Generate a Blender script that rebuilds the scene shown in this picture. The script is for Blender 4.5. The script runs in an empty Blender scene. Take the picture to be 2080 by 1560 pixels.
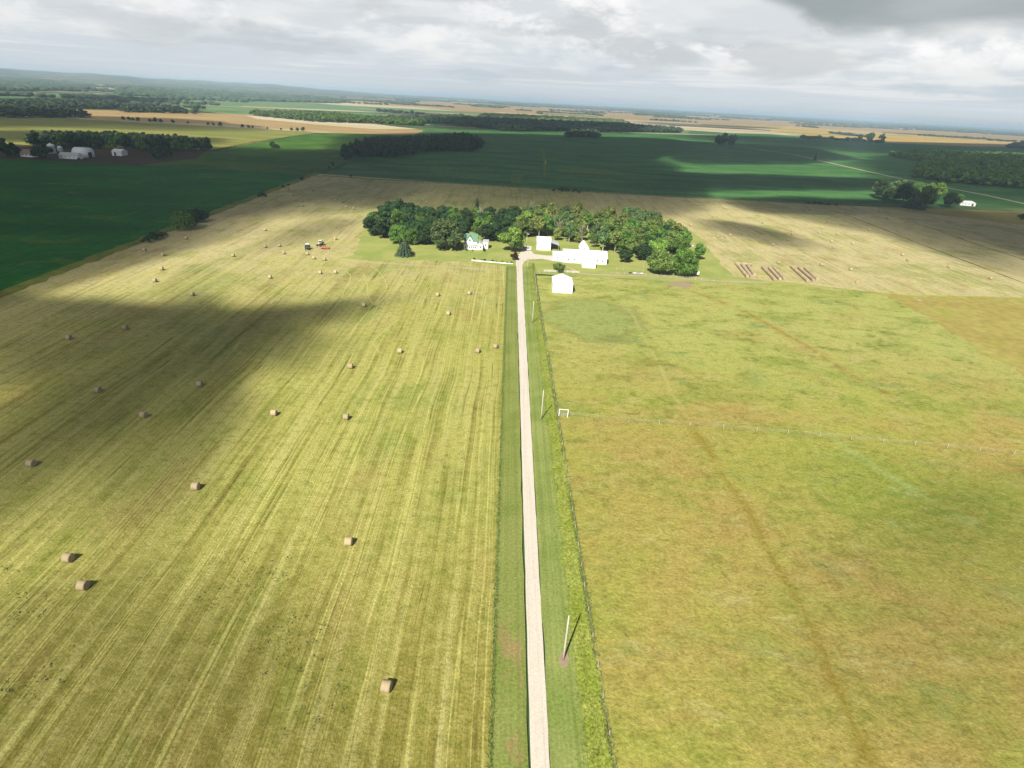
import bpy, math, random
import numpy as np
from mathutils import Vector, Matrix
sc = bpy.context.scene
COL = sc.collection
R_ = math.radians
# ------------------------------------------------------------------ camera
F = 1260.0; H = 80.0
PH = math.atan(.0577); PT = math.atan(580 * math.cos(PH) / F); YAW = R_(-1.3)
def _axes():
    f = np.array([0, math.cos(PT), -math.sin(PT)]); r = np.array([1., 0, 0]); u = np.array([0, math.sin(PT), math.cos(PT)])
    Rr = math.cos(PH) * r + math.sin(PH) * u; U = -math.sin(PH) * r + math.cos(PH) * u
    c, s = math.cos(YAW), math.sin(YAW); M = np.array([[c, -s, 0], [s, c, 0], [0, 0, 1]])
    return M @ Rr, M @ U, M @ f
CR, CU, CF = _axes()
def at(x, y, z=0.0):
    d = CR * (x - 1040) + CU * (780 - y) + CF * F
    t = (z - H) / d[2]
    return np.array([d[0] * t, d[1] * t, z])
def mpp(x, y):
    "metres per photo pixel at the ground point under that pixel"
    p = at(x, y); v = p - np.array([0, 0, H]); return float(v @ CF) / F
cam = bpy.data.cameras.new("camera"); co = bpy.data.objects.new("camera", cam); COL.objects.link(co)
cam.sensor_width = 36.0; cam.sensor_fit = 'HORIZONTAL'; cam.lens = 36.0 * F / 2080.0
cam.clip_start = 0.5; cam.clip_end = 120000
mw = Matrix.Identity(4)
for i in range(3):
    mw[i][0] = CR[i]; mw[i][1] = CU[i]; mw[i][2] = -CF[i]
mw[2][3] = H
co.matrix_world = mw
sc.camera = co
# ------------------------------------------------------------------ light
SUN_EL = R_(42); SH_AZ = R_(69.5)                      # shadows fall towards this azimuth (from +X)
SUN = np.array([-math.cos(SH_AZ) * math.cos(SUN_EL), -math.sin(SH_AZ) * math.cos(SUN_EL), math.sin(SUN_EL)])
sl = bpy.data.lights.new("sun", 'SUN'); so = bpy.data.objects.new("sun", sl); COL.objects.link(so)
sl.energy = 5.0; sl.angle = R_(0.53); sl.color = (1.0, 0.945, 0.82)
so.rotation_euler = Vector(tuple(SUN)).to_track_quat('Z', 'Y').to_euler()
so.location = (0, 0, 300)
sc.view_settings.view_transform = 'Standard'; sc.view_settings.look = 'None'
sc.view_settings.gamma = 1.0; EXPO = 0.86; sc.view_settings.exposure = EXPO
sc.cycles.max_bounces = 5; sc.cycles.diffuse_bounces = 2; sc.cycles.glossy_bounces = 2
sc.cycles.transmission_bounces = 3; sc.cycles.transparent_max_bounces = 12; sc.cycles.volume_bounces = 0
sc.cycles.use_denoising = True

class NT:
    "small helper round a node tree"
    def __init__(s, tree): s.t = tree; s.n = tree.nodes; s.l = tree.links
    def new(s, typ, **kw):
        n = s.n.new(typ)
        for k, v in kw.items(): setattr(n, k, v)
        return n
    def put(s, sock, v):
        if v is None: return
        if isinstance(v, bpy.types.NodeSocket): s.l.new(v, sock)
        elif isinstance(v, (tuple, list)) and len(v) == 3 and sock.type == 'RGBA': sock.default_value = (*v, 1)
        else: sock.default_value = v
    def m(s, op, a, b=None, c=None, clamp=False):
        n = s.new('ShaderNodeMath', operation=op, use_clamp=clamp)
        s.put(n.inputs[0], a); s.put(n.inputs[1], b); s.put(n.inputs[2], c); return n.outputs[0]
    def add(s, a, b): return s.m('ADD', a, b)
    def mul(s, a, b): return s.m('MULTIPLY', a, b)
    def sm(s, v, lo, hi):
        n = s.new('ShaderNodeMapRange', interpolation_type='SMOOTHSTEP')
        s.put(n.inputs[0], v); s.put(n.inputs[1], lo); s.put(n.inputs[2], hi); return n.outputs[0]
    def lin(s, v, lo, hi, a=0., b=1.):
        n = s.new('ShaderNodeMapRange')
        s.put(n.inputs[0], v); s.put(n.inputs[1], lo); s.put(n.inputs[2], hi); s.put(n.inputs[3], a); s.put(n.inputs[4], b); return n.outputs[0]
    def coord(s, which='Object'): return s.new('ShaderNodeTexCoord').outputs[which]
    def xyz(s, v):
        n = s.new('ShaderNodeSeparateXYZ'); s.put(n.inputs[0], v); return n.outputs
    def vec(s, x, y, z=0.):
        n = s.new('ShaderNodeCombineXYZ'); s.put(n.inputs[0], x); s.put(n.inputs[1], y); s.put(n.inputs[2], z); return n.outputs[0]
    def scale(s, v, sc_, loc=(0, 0, 0), rot=0):
        n = s.new('ShaderNodeMapping'); s.put(n.inputs[0], v); n.inputs[1].default_value = loc
        n.inputs[2].default_value = (0, 0, rot); n.inputs[3].default_value = sc_; return n.outputs[0]
    def noise(s, v, sc_=1., det=3., ro=.55, dist=0., col=False):
        n = s.new('ShaderNodeTexNoise'); s.put(n.inputs['Vector'], v); n.inputs['Scale'].default_value = sc_
        n.inputs['Detail'].default_value = det; n.inputs['Roughness'].default_value = ro; n.inputs['Distortion'].default_value = dist
        return n.outputs['Color' if col else 'Fac']
    def mix(s, f, a, b, mode='MIX'):
        n = s.new('ShaderNodeMix', data_type='RGBA', blend_type=mode)
        s.put(n.inputs[0], f); s.put(n.inputs[6], a); s.put(n.inputs[7], b); return n.outputs[2]
    def ramp(s, f, stops, interp='LINEAR'):
        n = s.new('ShaderNodeValToRGB'); r = n.color_ramp; r.interpolation = interp
        while len(r.elements) < len(stops): r.elements.new(0.5)
        for e, (p, c) in zip(r.elements, stops): e.position = p; e.color = (*c, 1) if len(c) == 3 else c
        s.put(n.inputs[0], f); return n.outputs[0]

def srgb(r, g, b, k=.5):
    f = lambda c: (c / 12.92 if c <= .04045 else ((c + .055) / 1.055) ** 2.4) * k
    return (f(r / 255), f(g / 255), f(b / 255))

# ------------------------------------------------------------------ sky
W = bpy.data.worlds.new("World"); sc.world = W; W.use_nodes = True
n = NT(W.node_tree); n.n.clear()
SKY = 0.05
sky = n.new('ShaderNodeTexSky', sky_type='NISHITA', sun_disc=False)
sky.sun_elevation = SUN_EL; sky.sun_rotation = math.atan2(SUN[0], SUN[1]); sky.air_density = 1.0; sky.dust_density = 1.0
D = n.coord('Generated'); dx, dy, dz = n.xyz(D)
az = n.m('ARCTAN2', dx, dy)                                   # azimuth from +Y, radians
el = n.m('MAXIMUM', dz, 0.0)
elp = n.add(el, .035)
P = n.vec(n.m('DIVIDE', dx, elp), n.m('DIVIDE', dy, elp), 0.)   # a cloud deck seen in perspective
P = n.scale(P, (.55, .40, 1), (3.1, 7.7, 0), .15)
c2 = n.noise(n.scale(P, (1, 1, 1), (5, 9, 2)), .23, 4, .5)
K = 1 / SKY
def disp(r, g, b): return srgb(r, g, b, K / 2 ** EXPO)
def bil(fa, fe, seed, det=6, ro=.52, dist=.35): return n.noise(n.vec(n.mul(az, fa), n.mul(el, fe), seed), 1., det, ro, dist)
# a high pale veil, flat grey-white decks foreshortened towards the horizon, brighter billows nearer
cl = n.mix(n.sm(el, .0, .11), disp(210, 219, 226), disp(218, 223, 227))
deck = n.noise(n.vec(n.mul(az, 3.2), n.m('DIVIDE', .34, n.add(el, .03)), 3.3), 1.5, 5, .55, .4)
cl = n.mix(n.mul(n.sm(deck, .46, .64), n.sm(el, .004, .03)), cl, disp(230, 233, 235))
b1 = bil(6., 15., 2.3); b2 = bil(13., 30., 7.7, 6, .55, .5)
cl = n.mix(n.mul(n.sm(n.add(n.mul(b1, .7), n.mul(b2, .3)), .47, .58), n.sm(el, .02, .06)), cl, disp(238, 239, 238))
sh = n.sm(bil(5., 20., 14.1, 6, .55), .48, .62)
cl = n.mix(n.mul(n.mul(sh, .62), n.sm(el, .015, .05)), cl, disp(196, 201, 205))
wp = n.mul(n.sm(n.add(n.mul(bil(8., 17., 21.4, 7, .6, .3), .8), n.mul(bil(26., 50., 3.4, 5, .6, .3), .2)), .485, .60), n.sm(el, .045, .08))
cl = n.mix(n.mul(wp, n.add(.55, n.mul(n.sm(az, -.15, .2), .4))), cl, disp(254, 254, 253))
bl = n.mul(n.sm(bil(7., 40., 31.2, 6, .55, .3), .56, .68), n.sm(el, .11, .03))
cl = n.mix(n.mul(bl, .55), cl, disp(190, 203, 212))
# the dark underside of the cloud overhead, ahead and to the right
edge = n.add(n.add(.090, n.mul(n.m('MAXIMUM', n.add(az, -.5), 0.), .10)), n.mul(n.m('MAXIMUM', n.m('SUBTRACT', .42, az), 0.), .45))
edge = n.add(edge, n.mul(n.add(bil(9., 30., 5.1, 5, .55), -.5), .035))
dk = n.sm(n.m('SUBTRACT', el, edge), -.006, .020)
dkc = n.mix(n.sm(bil(4., 22., 9., 4, .5), .35, .7), disp(158, 167, 170), disp(184, 191, 194))
cl = n.mix(n.mul(dk, .96), cl, dkc)
cl = n.mix(n.sm(el, .03, .0), cl, disp(212, 222, 229))        # paler, plainer air along the horizon
# overhead, out of view: physical sky with grey patches added to mute blue ambient
op = n.mul(n.sm(el, .15, .28), .97)
over = n.mix(n.mul(n.sm(n.noise(n.scale(D, (3, 3, 4)), 1., 4, .5), .35, .6), .75), sky.outputs[0], disp(112, 109, 102))
fin = n.mix(op, cl, over)
bg = n.new('ShaderNodeBackground'); n.put(bg.inputs[0], fin); bg.inputs[1].default_value = SKY
o = n.new('ShaderNodeOutputWorld'); n.l.new(bg.outputs[0], o.inputs[0])
# ------------------------------------------------------------------ object helpers
def link(o, parent=None):
    COL.objects.link(o)
    if parent: o.parent = parent
    return o
def tag(o, label=None, cat=None, group=None, kind=None):
    if label: o['label'] = label
    if cat: o['category'] = cat
    if group: o['group'] = group
    if kind: o['kind'] = kind
    return o
def empty(name, loc, rz=0, sc_=1.0):
    o = bpy.data.objects.new(name, None); o.location = tuple(loc); o.rotation_euler = (0, 0, rz)
    o.scale = (sc_,) * 3 if not isinstance(sc_, tuple) else sc_
    o.empty_display_size = .1
    return link(o)
def np_mesh(name, V, faces, mats, smooth=False, midx=None):
    "faces: int array (n,k)"
    me = bpy.data.meshes.new(name); V = np.asarray(V, dtype=np.float32); Fc = np.asarray(faces, dtype=np.int32)
    k = Fc.shape[1]; me.vertices.add(len(V)); me.vertices.foreach_set('co', V.ravel())
    me.loops.add(Fc.size); me.loops.foreach_set('vertex_index', Fc.ravel())
    me.polygons.add(len(Fc)); me.polygons.foreach_set('loop_start', np.arange(0, Fc.size, k, dtype=np.int32))
    for m_ in (mats if isinstance(mats, (list, tuple)) else [mats]): me.materials.append(m_)
    if midx is not None: me.polygons.foreach_set('material_index', np.asarray(midx, dtype=np.int32))
    if smooth: me.polygons.foreach_set('use_smooth', np.ones(len(Fc), dtype=bool))
    me.update(calc_edges=True); me.validate(); return me
class MB:
    "collects shapes into one mesh"
    def __init__(s): s.V = []; s.F = []
    def poly(s, pts):
        b = len(s.V); s.V += [tuple(p) for p in pts]; s.F.append(tuple(range(b, b + len(pts)))); return s
    def box(s, x0, x1, y0, y1, z0, z1, bev=0):
        b = len(s.V)
        s.V += [(x, y, z) for z in (z0, z1) for x, y in ((x0, y0), (x1, y0), (x1, y1), (x0, y1))]
        s.F += [tuple(b + i for i in f) for f in ((3, 2, 1, 0), (4, 5, 6, 7), (0, 1, 5, 4), (1, 2, 6, 5), (2, 3, 7, 6), (3, 0, 4, 7))]; return s
    def hexa(s, bot, top):
        b = len(s.V); s.V += [tuple(p) for p in bot] + [tuple(p) for p in top]
        s.F += [tuple(b + i for i in f) for f in ((3, 2, 1, 0), (4, 5, 6, 7), (0, 1, 5, 4), (1, 2, 6, 5), (2, 3, 7, 6), (3, 0, 4, 7))]; return s
    def tube(s, pts, rad, k=8, caps=True):
        pts = [Vector(p) for p in pts]; rad = rad if isinstance(rad, (list, tuple)) else [rad] * len(pts); b = len(s.V)
        for i, p in enumerate(pts):
            d = (pts[min(i + 1, len(pts) - 1)] - pts[max(i - 1, 0)]).normalized()
            a = d.orthogonal().normalized() if abs(d.z) < .95 else Vector((1, 0, 0)); a = (a - d * a.dot(d)).normalized(); c = d.cross(a)
            for j in range(k):
                t = 2 * math.pi * j / k; s.V.append(tuple(p + (a * math.cos(t) + c * math.sin(t)) * rad[i]))
        for i in range(len(pts) - 1):
            for j in range(k):
                s.F.append((b + i * k + j, b + i * k + (j + 1) % k, b + (i + 1) * k + (j + 1) % k, b + (i + 1) * k + j))
        if caps:
            s.F.append(tuple(b + j for j in reversed(range(k)))); s.F.append(tuple(b + (len(pts) - 1) * k + j for j in range(k)))
        return s
    def prism(s, prof, y0, y1):
        "profile of (x,z) extruded along y, closed"
        b = len(s.V); m_ = len(prof)
        s.V += [(x, y0, z) for x, z in prof] + [(x, y1, z) for x, z in prof]
        for i in range(m_): s.F.append((b + i, b + (i + 1) % m_, b + m_ + (i + 1) % m_, b + m_ + i))
        s.F.append(tuple(b + i for i in reversed(range(m_)))); s.F.append(tuple(b + m_ + i for i in range(m_))); return s
    def mesh(s, name, mats, smooth=False):
        me = bpy.data.meshes.new(name); me.from_pydata(s.V, [], s.F)
        for m_ in (mats if isinstance(mats, (list, tuple)) else [mats]): me.materials.append(m_)
        if smooth: me.polygons.foreach_set('use_smooth', [True] * len(me.polygons))
        me.update(); return me
    def build(s, name, mats, parent=None, smooth=False, bevel=0):
        o = link(bpy.data.objects.new(name, s.mesh(name, mats, smooth)), parent)
        if bevel:
            b = o.modifiers.new('bevel', 'BEVEL'); b.width = bevel; b.segments = 2; b.limit_method = 'ANGLE'
        return o
# ------------------------------------------------------------------ materials
def mat(name):
    m_ = bpy.data.materials.new(name); m_.use_nodes = True; t = NT(m_.node_tree); t.n.clear()
    t.out = t.new('ShaderNodeOutputMaterial'); t.mat = m_; return t
def fin_bsdf(t, colr, rough=.9, spec=.1, bump=None, bstr=.5, bdist=.1, metal=0., transl=0.):
    b = t.new('ShaderNodeBsdfPrincipled'); t.put(b.inputs['Base Color'], colr); t.put(b.inputs['Roughness'], rough)
    b.inputs['Specular IOR Level'].default_value = spec; b.inputs['Metallic'].default_value = metal
    if bump is not None:
        bp = t.new('ShaderNodeBump'); bp.inputs['Strength'].default_value = bstr; bp.inputs['Distance'].default_value = bdist
        t.put(bp.inputs['Height'], bump); t.l.new(bp.outputs[0], b.inputs['Normal'])
    s = b.outputs[0]
    if transl:
        tr = t.new('ShaderNodeBsdfTranslucent'); t.put(tr.inputs[0], colr); mx = t.new('ShaderNodeMixShader'); mx.inputs[0].default_value = transl
        t.l.new(s, mx.inputs[1]); t.l.new(tr.outputs[0], mx.inputs[2]); s = mx.outputs[0]
    t.l.new(s, t.out.inputs[0]); return t.mat
def simple(name, colr, rough=.7, spec=.3, var=.15, sc_=2., metal=0., stretch=(1, 1, 1)):
    t = mat(name); nz = t.noise(t.scale(t.coord(), stretch), sc_, 4, .6)
    c = t.mix(nz, tuple(v * (1 - var) for v in colr), tuple(min(1, v * (1 + var)) for v in colr))
    return fin_bsdf(t, c, rough, spec, nz, .2, .03, metal)

def worn(name, colr, fade=.9, freq=.8, lo=.30, hi=.75, var=.2):
    "a worn or trodden strip that frays into the surrounding grass at its edges"
    t = mat(name); C = t.coord(); nz = t.noise(C, freq, 4, .65); n2 = t.noise(C, 2.5, 4, .7); at_ = t.new('ShaderNodeAttribute'); at_.attribute_name = 'across'
    c = t.mix(n2, tuple(v * (1 - var) for v in colr), tuple(v * (1 + var) for v in colr))
    b = t.new('ShaderNodeBsdfPrincipled'); t.put(b.inputs['Base Color'], c); b.inputs['Roughness'].default_value = .95; b.inputs['Specular IOR Level'].default_value = .05
    a = t.mul(t.sm(t.add(at_.outputs['Fac'], t.mul(t.add(nz, -.5), 1.1)), lo, hi), fade); t.put(b.inputs['Alpha'], a); t.l.new(b.outputs[0], t.out.inputs[0]); return t.mat
def curve_dist(t, pix, along='y', deg=2, off=None):
    "distance from a gently bending line traced on the ground, with fade outside its ends"
    P = np.array([at(*p)[:2] for p in pix]); x, y, z = t.xyz(t.coord()); u, v = (y, x) if along == 'y' else (x, y)
    U, V = (P[:, 1], P[:, 0]) if along == 'y' else (P[:, 0], P[:, 1]); m0 = U.mean(); k = np.polyfit(U - m0, V, deg); uu = t.add(u, -float(m0)); acc = float(k[0])
    for c in k[1:]: acc = t.add(t.mul(uu, acc), float(c))
    if off is not None: acc = t.add(acc, off)
    d = t.m('ABSOLUTE', t.m('SUBTRACT', v, acc)); lo, hi = float(U.min()), float(U.max())
    return d, t.mul(t.sm(u, lo - 6, lo + 6), t.sm(u, hi + 6, hi - 6))
def hay_material():
    t = mat('mown_hay'); C = t.coord(); x, y, z = t.xyz(C)
    wob = t.noise(t.vec(0., t.mul(y, .012), 0.), 1, 2, .5)
    xw = t.add(x, t.mul(wob, 5.))
    big = t.noise(C, .013, 5, .55, .6); mid = t.noise(C, .06, 4, .6, .3); med = t.noise(C, .45, 4, .62); fine = t.noise(C, 1.9, 5, .7)
    fine2 = t.noise(t.scale(C, (3.6, 1.7, 1)), 1.0, 3, .75)
    # dry stubble towards the far and left side, greener aftermath near the drive
    dry = t.add(t.lin(y, 150, 330, -.25, .62), t.lin(x, -200, 0, .25, -.42))
    dry = t.add(dry, t.mul(t.sm(x, 40, 120), .62)); dry = t.add(dry, t.mul(t.add(mid, -.5), 1.3)); dry = t.add(dry, t.mul(t.add(big, -.5), 1.6))
    dry = t.m('ADD', dry, .22, clamp=True)
    near = t.mix(t.sm(y, 45, 130), srgb(174, 166, 84), srgb(200, 200, 108)); c = t.mix(dry, near, srgb(234, 218, 170))
    gz = t.sm(t.add(big, t.mul(mid, .5)), .76, .92)
    c = t.mix(t.mul(gz, .6), c, srgb(146, 170, 70))
    pat = t.sm(t.noise(t.scale(C, (.55, .22, 1), (3, 4, 0)), .12, 5, .6), .50, .70)
    c = t.mix(t.mul(pat, .55), c, srgb(182, 160, 96))
    pat2 = t.sm(t.noise(t.scale(C, (.6, .28, 1), (13, 44, 0)), .15, 5, .6), .50, .68)
    c = t.mix(t.mul(pat2, .5), c, srgb(148, 166, 64))
    # mowing swaths, several metres wide
    sw = t.noise(t.vec(t.mul(xw, .30), t.mul(y, .010), 0.), 1, 3, .55)
    sw2 = t.noise(t.vec(t.mul(xw, .85), t.mul(y, .009), 4.), 1, 2.5, .55)
    sw3 = t.noise(t.vec(t.mul(xw, 3.0), t.mul(y, .014), 9.), 1, 3, .6)
    k = t.add(t.add(t.mul(t.add(sw, -.5), .95), t.mul(t.add(sw2, -.5), .8)), t.mul(t.add(sw3, -.5), t.lin(mid, .35, .65, .05, .75)))
    k = t.mul(t.mul(k, t.lin(t.noise(C, .03, 3, .6), .35, .65, .7, 1.2)), t.lin(y, 140, 330, 1., .6))
    c = t.mix(t.m('MULTIPLY', k, 2.3, clamp=True), c, srgb(228, 220, 146))
    c = t.mix(t.m('MULTIPLY', k, -2.5, clamp=True), c, srgb(130, 120, 48))
    # paired pale wheel lines at irregular spacing
    def lines(freq, seed, yf, thr, w):
        nn = t.noise(t.vec(t.mul(xw, freq), t.mul(y, yf), seed), 1, 1, .4)
        return t.m('SUBTRACT', 1., t.m('MULTIPLY', t.m('ABSOLUTE', t.add(nn, -thr)), w, clamp=True))
    gate = t.sm(t.noise(t.vec(t.mul(xw, .35), t.mul(y, .012), 5.), 1, 2, .5), .38, .52)
    l1 = t.mul(lines(.42, 2., .004, .56, 42.), gate)
    l2 = t.mul(lines(.42, 2., .004, .47, 42.), gate)
    c = t.mix(t.mul(l1, .85), c, srgb(232, 228, 136)); c = t.mix(t.mul(l2, .8), c, srgb(230, 224, 134))
    gate2 = t.sm(t.noise(t.vec(t.mul(xw, .5), t.mul(y, .03), 15.), 1, 2, .5), .56, .68)
    l3 = t.mul(lines(.7, 8., .006, .52, 22.), gate2)
    c = t.mix(t.mul(l3, .7), c, srgb(88, 84, 24))
    # clover and weed patches
    wd = t.mul(t.sm(med, .60, .72), t.sm(t.noise(C, .05, 3, .6), .55, .68))
    c = t.mix(t.mul(wd, .7), c, srgb(96, 118, 72))
    c = t.mix(t.m('MULTIPLY', t.add(med, -.5), 2.2, clamp=True), c, srgb(216, 208, 130))
    c = t.mix(t.m('MULTIPLY', t.add(med, -.5), -2.2, clamp=True), c, srgb(122, 130, 52))
    g = t.lin(t.add(t.mul(fine, .5), t.mul(fine2, .5)), .3, .7, .50, 1.5)
    c = t.mix(1., c, t.vec(g, g, g), 'MULTIPLY')
    h = t.add(t.mul(fine, .9), t.add(t.mul(sw3, .8), med))
    for pix, w_, amt in (([(700, 529), (780, 534), (860, 540), (960, 545), (1020, 549)], 2.2, .6),):
        d, e = curve_dist(t, pix, 'x', 1); c = t.mix(t.mul(t.mul(t.sm(t.add(d, t.mul(t.add(med, -.5), 2.5)), w_, w_ * .3), e), amt), c, srgb(226, 206, 158))
    return fin_bsdf(t, c, .95, .05, h, .7, .35)
def pasture_material():
    t = mat('pasture_grass'); C = t.coord(); x, y, z = t.xyz(C)
    big = t.noise(C, .016, 5, .6, .8); mid = t.noise(t.scale(C, (.8, 1.2, 1)), .06, 6, .62, .5)
    st = t.noise(t.scale(C, (.85, 1.2, 1), rot=-.12), .19, 7, .72, .6); fine = t.noise(C, 1.5, 5, .72); med = t.noise(C, .42, 5, .68, .3)
    far = t.sm(y, 140, 240)
    c = t.mix(t.sm(big, .36, .62), srgb(196, 176, 100), srgb(188, 190, 92))
    c = t.mix(t.mul(far, .85), c, srgb(202, 208, 120))
    c = t.mix(t.mul(t.sm(mid, .45, .66), t.lin(y, 60, 240, .5, .8)), c, srgb(158, 174, 76))
    br = t.sm(t.noise(t.scale(C, (.9, 1.2, 1), (22, 50, 0)), .045, 5, .62, .5), .52, .70)
    c = t.mix(t.mul(br, t.lin(far, 0., 1., .55, .35)), c, srgb(184, 152, 92))
    ps = t.sm(t.noise(t.scale(C, (.8, 1.5, 1), (9, 5, 0)), .11, 6, .68, .5), .54, .68)
    c = t.mix(t.mul(ps, t.add(.5, t.mul(far, .3))), c, srgb(212, 202, 138))
    dg = t.sm(t.add(t.mul(st, .75), t.mul(mid, .25)), .525, .63)
    c = t.mix(t.mul(dg, t.lin(y, 60, 220, .25, .7)), c, srgb(122, 132, 54))
    bl = t.sm(t.noise(t.scale(C, (.8, 1.4, 1), (72, 20, 0)), .045, 5, .65, .6), .56, .70)
    c = t.mix(t.mul(bl, t.add(.35, t.mul(far, .45))), c, srgb(136, 168, 98))
    # a wet green hollow towards the right
    w0 = at(1850, 1010); ex = t.mul(t.add(x, -float(w0[0])), 1 / 32.); ey = t.mul(t.add(y, -float(w0[1])), 1 / 21.)
    rr = t.m('SQRT', t.add(t.mul(ex, ex), t.mul(ey, ey)))
    wet = t.sm(t.add(rr, t.mul(t.add(mid, -.5), 2.8)), 1.35, .15)
    c = t.mix(t.mul(wet, .6), c, srgb(138, 160, 58))
    c = t.mix(t.mul(t.mul(wet, t.sm(st, .50, .60)), .5), c, srgb(130, 162, 66))
    c = t.mix(t.mul(t.mul(wet, t.sm(ps, .3, .9)), .6), c, srgb(176, 190, 120))
    # a ragged green sward in front of the barns
    v0 = at(1205, 645); fx = t.mul(t.add(x, -float(v0[0])), 1 / 19.); fy = t.mul(t.add(y, -float(v0[1])), 1 / 25.)
    r2 = t.m('SQRT', t.add(t.mul(fx, fx), t.mul(fy, fy))); r2 = t.add(r2, t.mul(t.add(mid, -.5), 1.8))
    c = t.mix(t.mul(t.sm(r2, 1.05, .85), .7), c, srgb(164, 182, 108))
    ring = t.m('SUBTRACT', 1., t.m('MULTIPLY', t.m('ABSOLUTE', t.add(r2, -1.)), 6., clamp=True))
    c = t.mix(t.mul(t.mul(ring, t.sm(med, .35, .6)), .6), c, srgb(112, 112, 48))
    c = t.mix(t.m('MULTIPLY', t.add(med, -.5), 2.0, clamp=True), c, srgb(212, 206, 122))
    c = t.mix(t.m('MULTIPLY', t.add(med, -.5), -2.3, clamp=True), c, srgb(120, 122, 48))
    def strip(pix, w, colr, amt, nz, along='y', deg=2):
        d, e = curve_dist(t, pix, along, deg, t.mul(t.add(wob, -.5), 5.)); d = t.add(d, t.mul(t.add(nz, -.5), w * 3.5))
        return t.mix(t.mul(t.mul(t.sm(d, w, w * .15), e), t.mul(t.sm(brk, .34, .56), amt * 1.25)), c, colr)
    wob = t.noise(C, .028, 3, .6); brk = t.noise(C, .10, 4, .65)
    c = strip([(1385, 830), (1402, 866), (1450, 935), (1520, 1045), (1570, 1140), (1640, 1270), (1700, 1390), (1790, 1600)], 2.2, srgb(168, 154, 66), .5, mid, deg=3)
    c = strip([(1385, 830), (1402, 866), (1450, 935), (1520, 1045), (1570, 1140), (1640, 1270), (1700, 1390), (1790, 1600)], .8, srgb(160, 138, 56), .28, med, deg=3)
    c = strip([(1262, 600), (1275, 622), (1290, 645), (1312, 690), (1348, 760), (1380, 820), (1402, 862)], .9, srgb(206, 198, 128), .7, med, deg=3)
    c = strip([(1400, 590), (1480, 618), (1540, 650), (1600, 680), (1660, 720), (1760, 775), (1860, 830)], 4.5, srgb(192, 168, 92), .45, mid, deg=3)
    c = strip([(1400, 590), (1480, 618), (1540, 650), (1600, 680), (1660, 720), (1760, 775), (1860, 830)], 1.4, srgb(136, 122, 56), .35, med, deg=3)
    c = strip([(1660, 870), (1760, 930), (1860, 1000), (1960, 1060)], 2.6, srgb(176, 196, 120), .4, st)
    g = t.lin(fine, .3, .7, .68, 1.32); c = t.mix(1., c, t.vec(g, g, g), 'MULTIPLY')
    return fin_bsdf(t, c, .95, .05, t.add(fine, t.add(med, t.mul(st, 2.))), .6, .35)
def grass_material(name, c0, c1, c2=None, stripes=0., sc_=.08, fdet=.35, seed=0, brown=None):
    t = mat(name); C = t.scale(t.coord(), (1, 1, 1), (seed * 31., seed * 17., 0)); x, y, z = t.xyz(C)
    big = t.noise(C, sc_, 5, .6, .4); fine = t.noise(C, 2.0, 4, .7)
    c = t.mix(t.sm(big, .35, .65), c0, c1)
    if c2: c = t.mix(t.mul(t.sm(t.noise(C, sc_ * 3.1, 4, .6), .52, .7), .6), c, c2)
    if brown: c = t.mix(t.mul(t.sm(t.noise(t.scale(C, (1, .35, 1)), .22, 4, .6), .50, .66), t.sm(y, 95 - 17. * seed * 0 + 0, 60)), c, brown)
    if stripes:
        s = t.noise(t.vec(t.mul(x, 1.5), t.mul(y, .012), 0.), 1, 2, .5); k = t.lin(s, .3, .7, 1 - stripes, 1 + stripes)
        c = t.mix(1., c, t.vec(k, k, k), 'MULTIPLY')
    g = t.lin(fine, .3, .7, 1 - fdet, 1 + fdet); c = t.mix(1., c, t.vec(g, g, g), 'MULTIPLY')
    return fin_bsdf(t, c, .95, .05, t.add(fine, big), .5, .25)
def field_material(name, c0, c1, rot=0., row=.0, sc_=.012, patch=None, st=(1, 1, 1), amt=.55):
    t = mat(name); C = t.scale(t.coord(), (1, 1, 1), (0, 0, 0), rot)
    big = t.noise(t.scale(C, st), sc_, 5, .6, .5); sm_ = t.noise(C, .25, 3, .6)
    c = t.mix(t.sm(big, .35, .66), c0, c1)
    if patch: c = t.mix(t.mul(t.sm(t.noise(t.scale(C, (st[0], st[1], 1), (7, 3, 0)), sc_ * 2.3, 4, .6), .56, .70), amt), c, patch)
    k = t.lin(sm_, .3, .7, .82, 1.18)
    if row:
        xs = t.xyz(C); r1 = t.noise(t.vec(t.mul(xs[0], row), t.mul(xs[1], row * .02), 0.), 1, 3, .6); k = t.mul(k, t.lin(r1, .3, .7, .78, 1.22))
    c = t.mix(1., c, t.vec(k, k, k), 'MULTIPLY'); return fin_bsdf(t, c, .95, .04, sm_, .4, .4)
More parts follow.
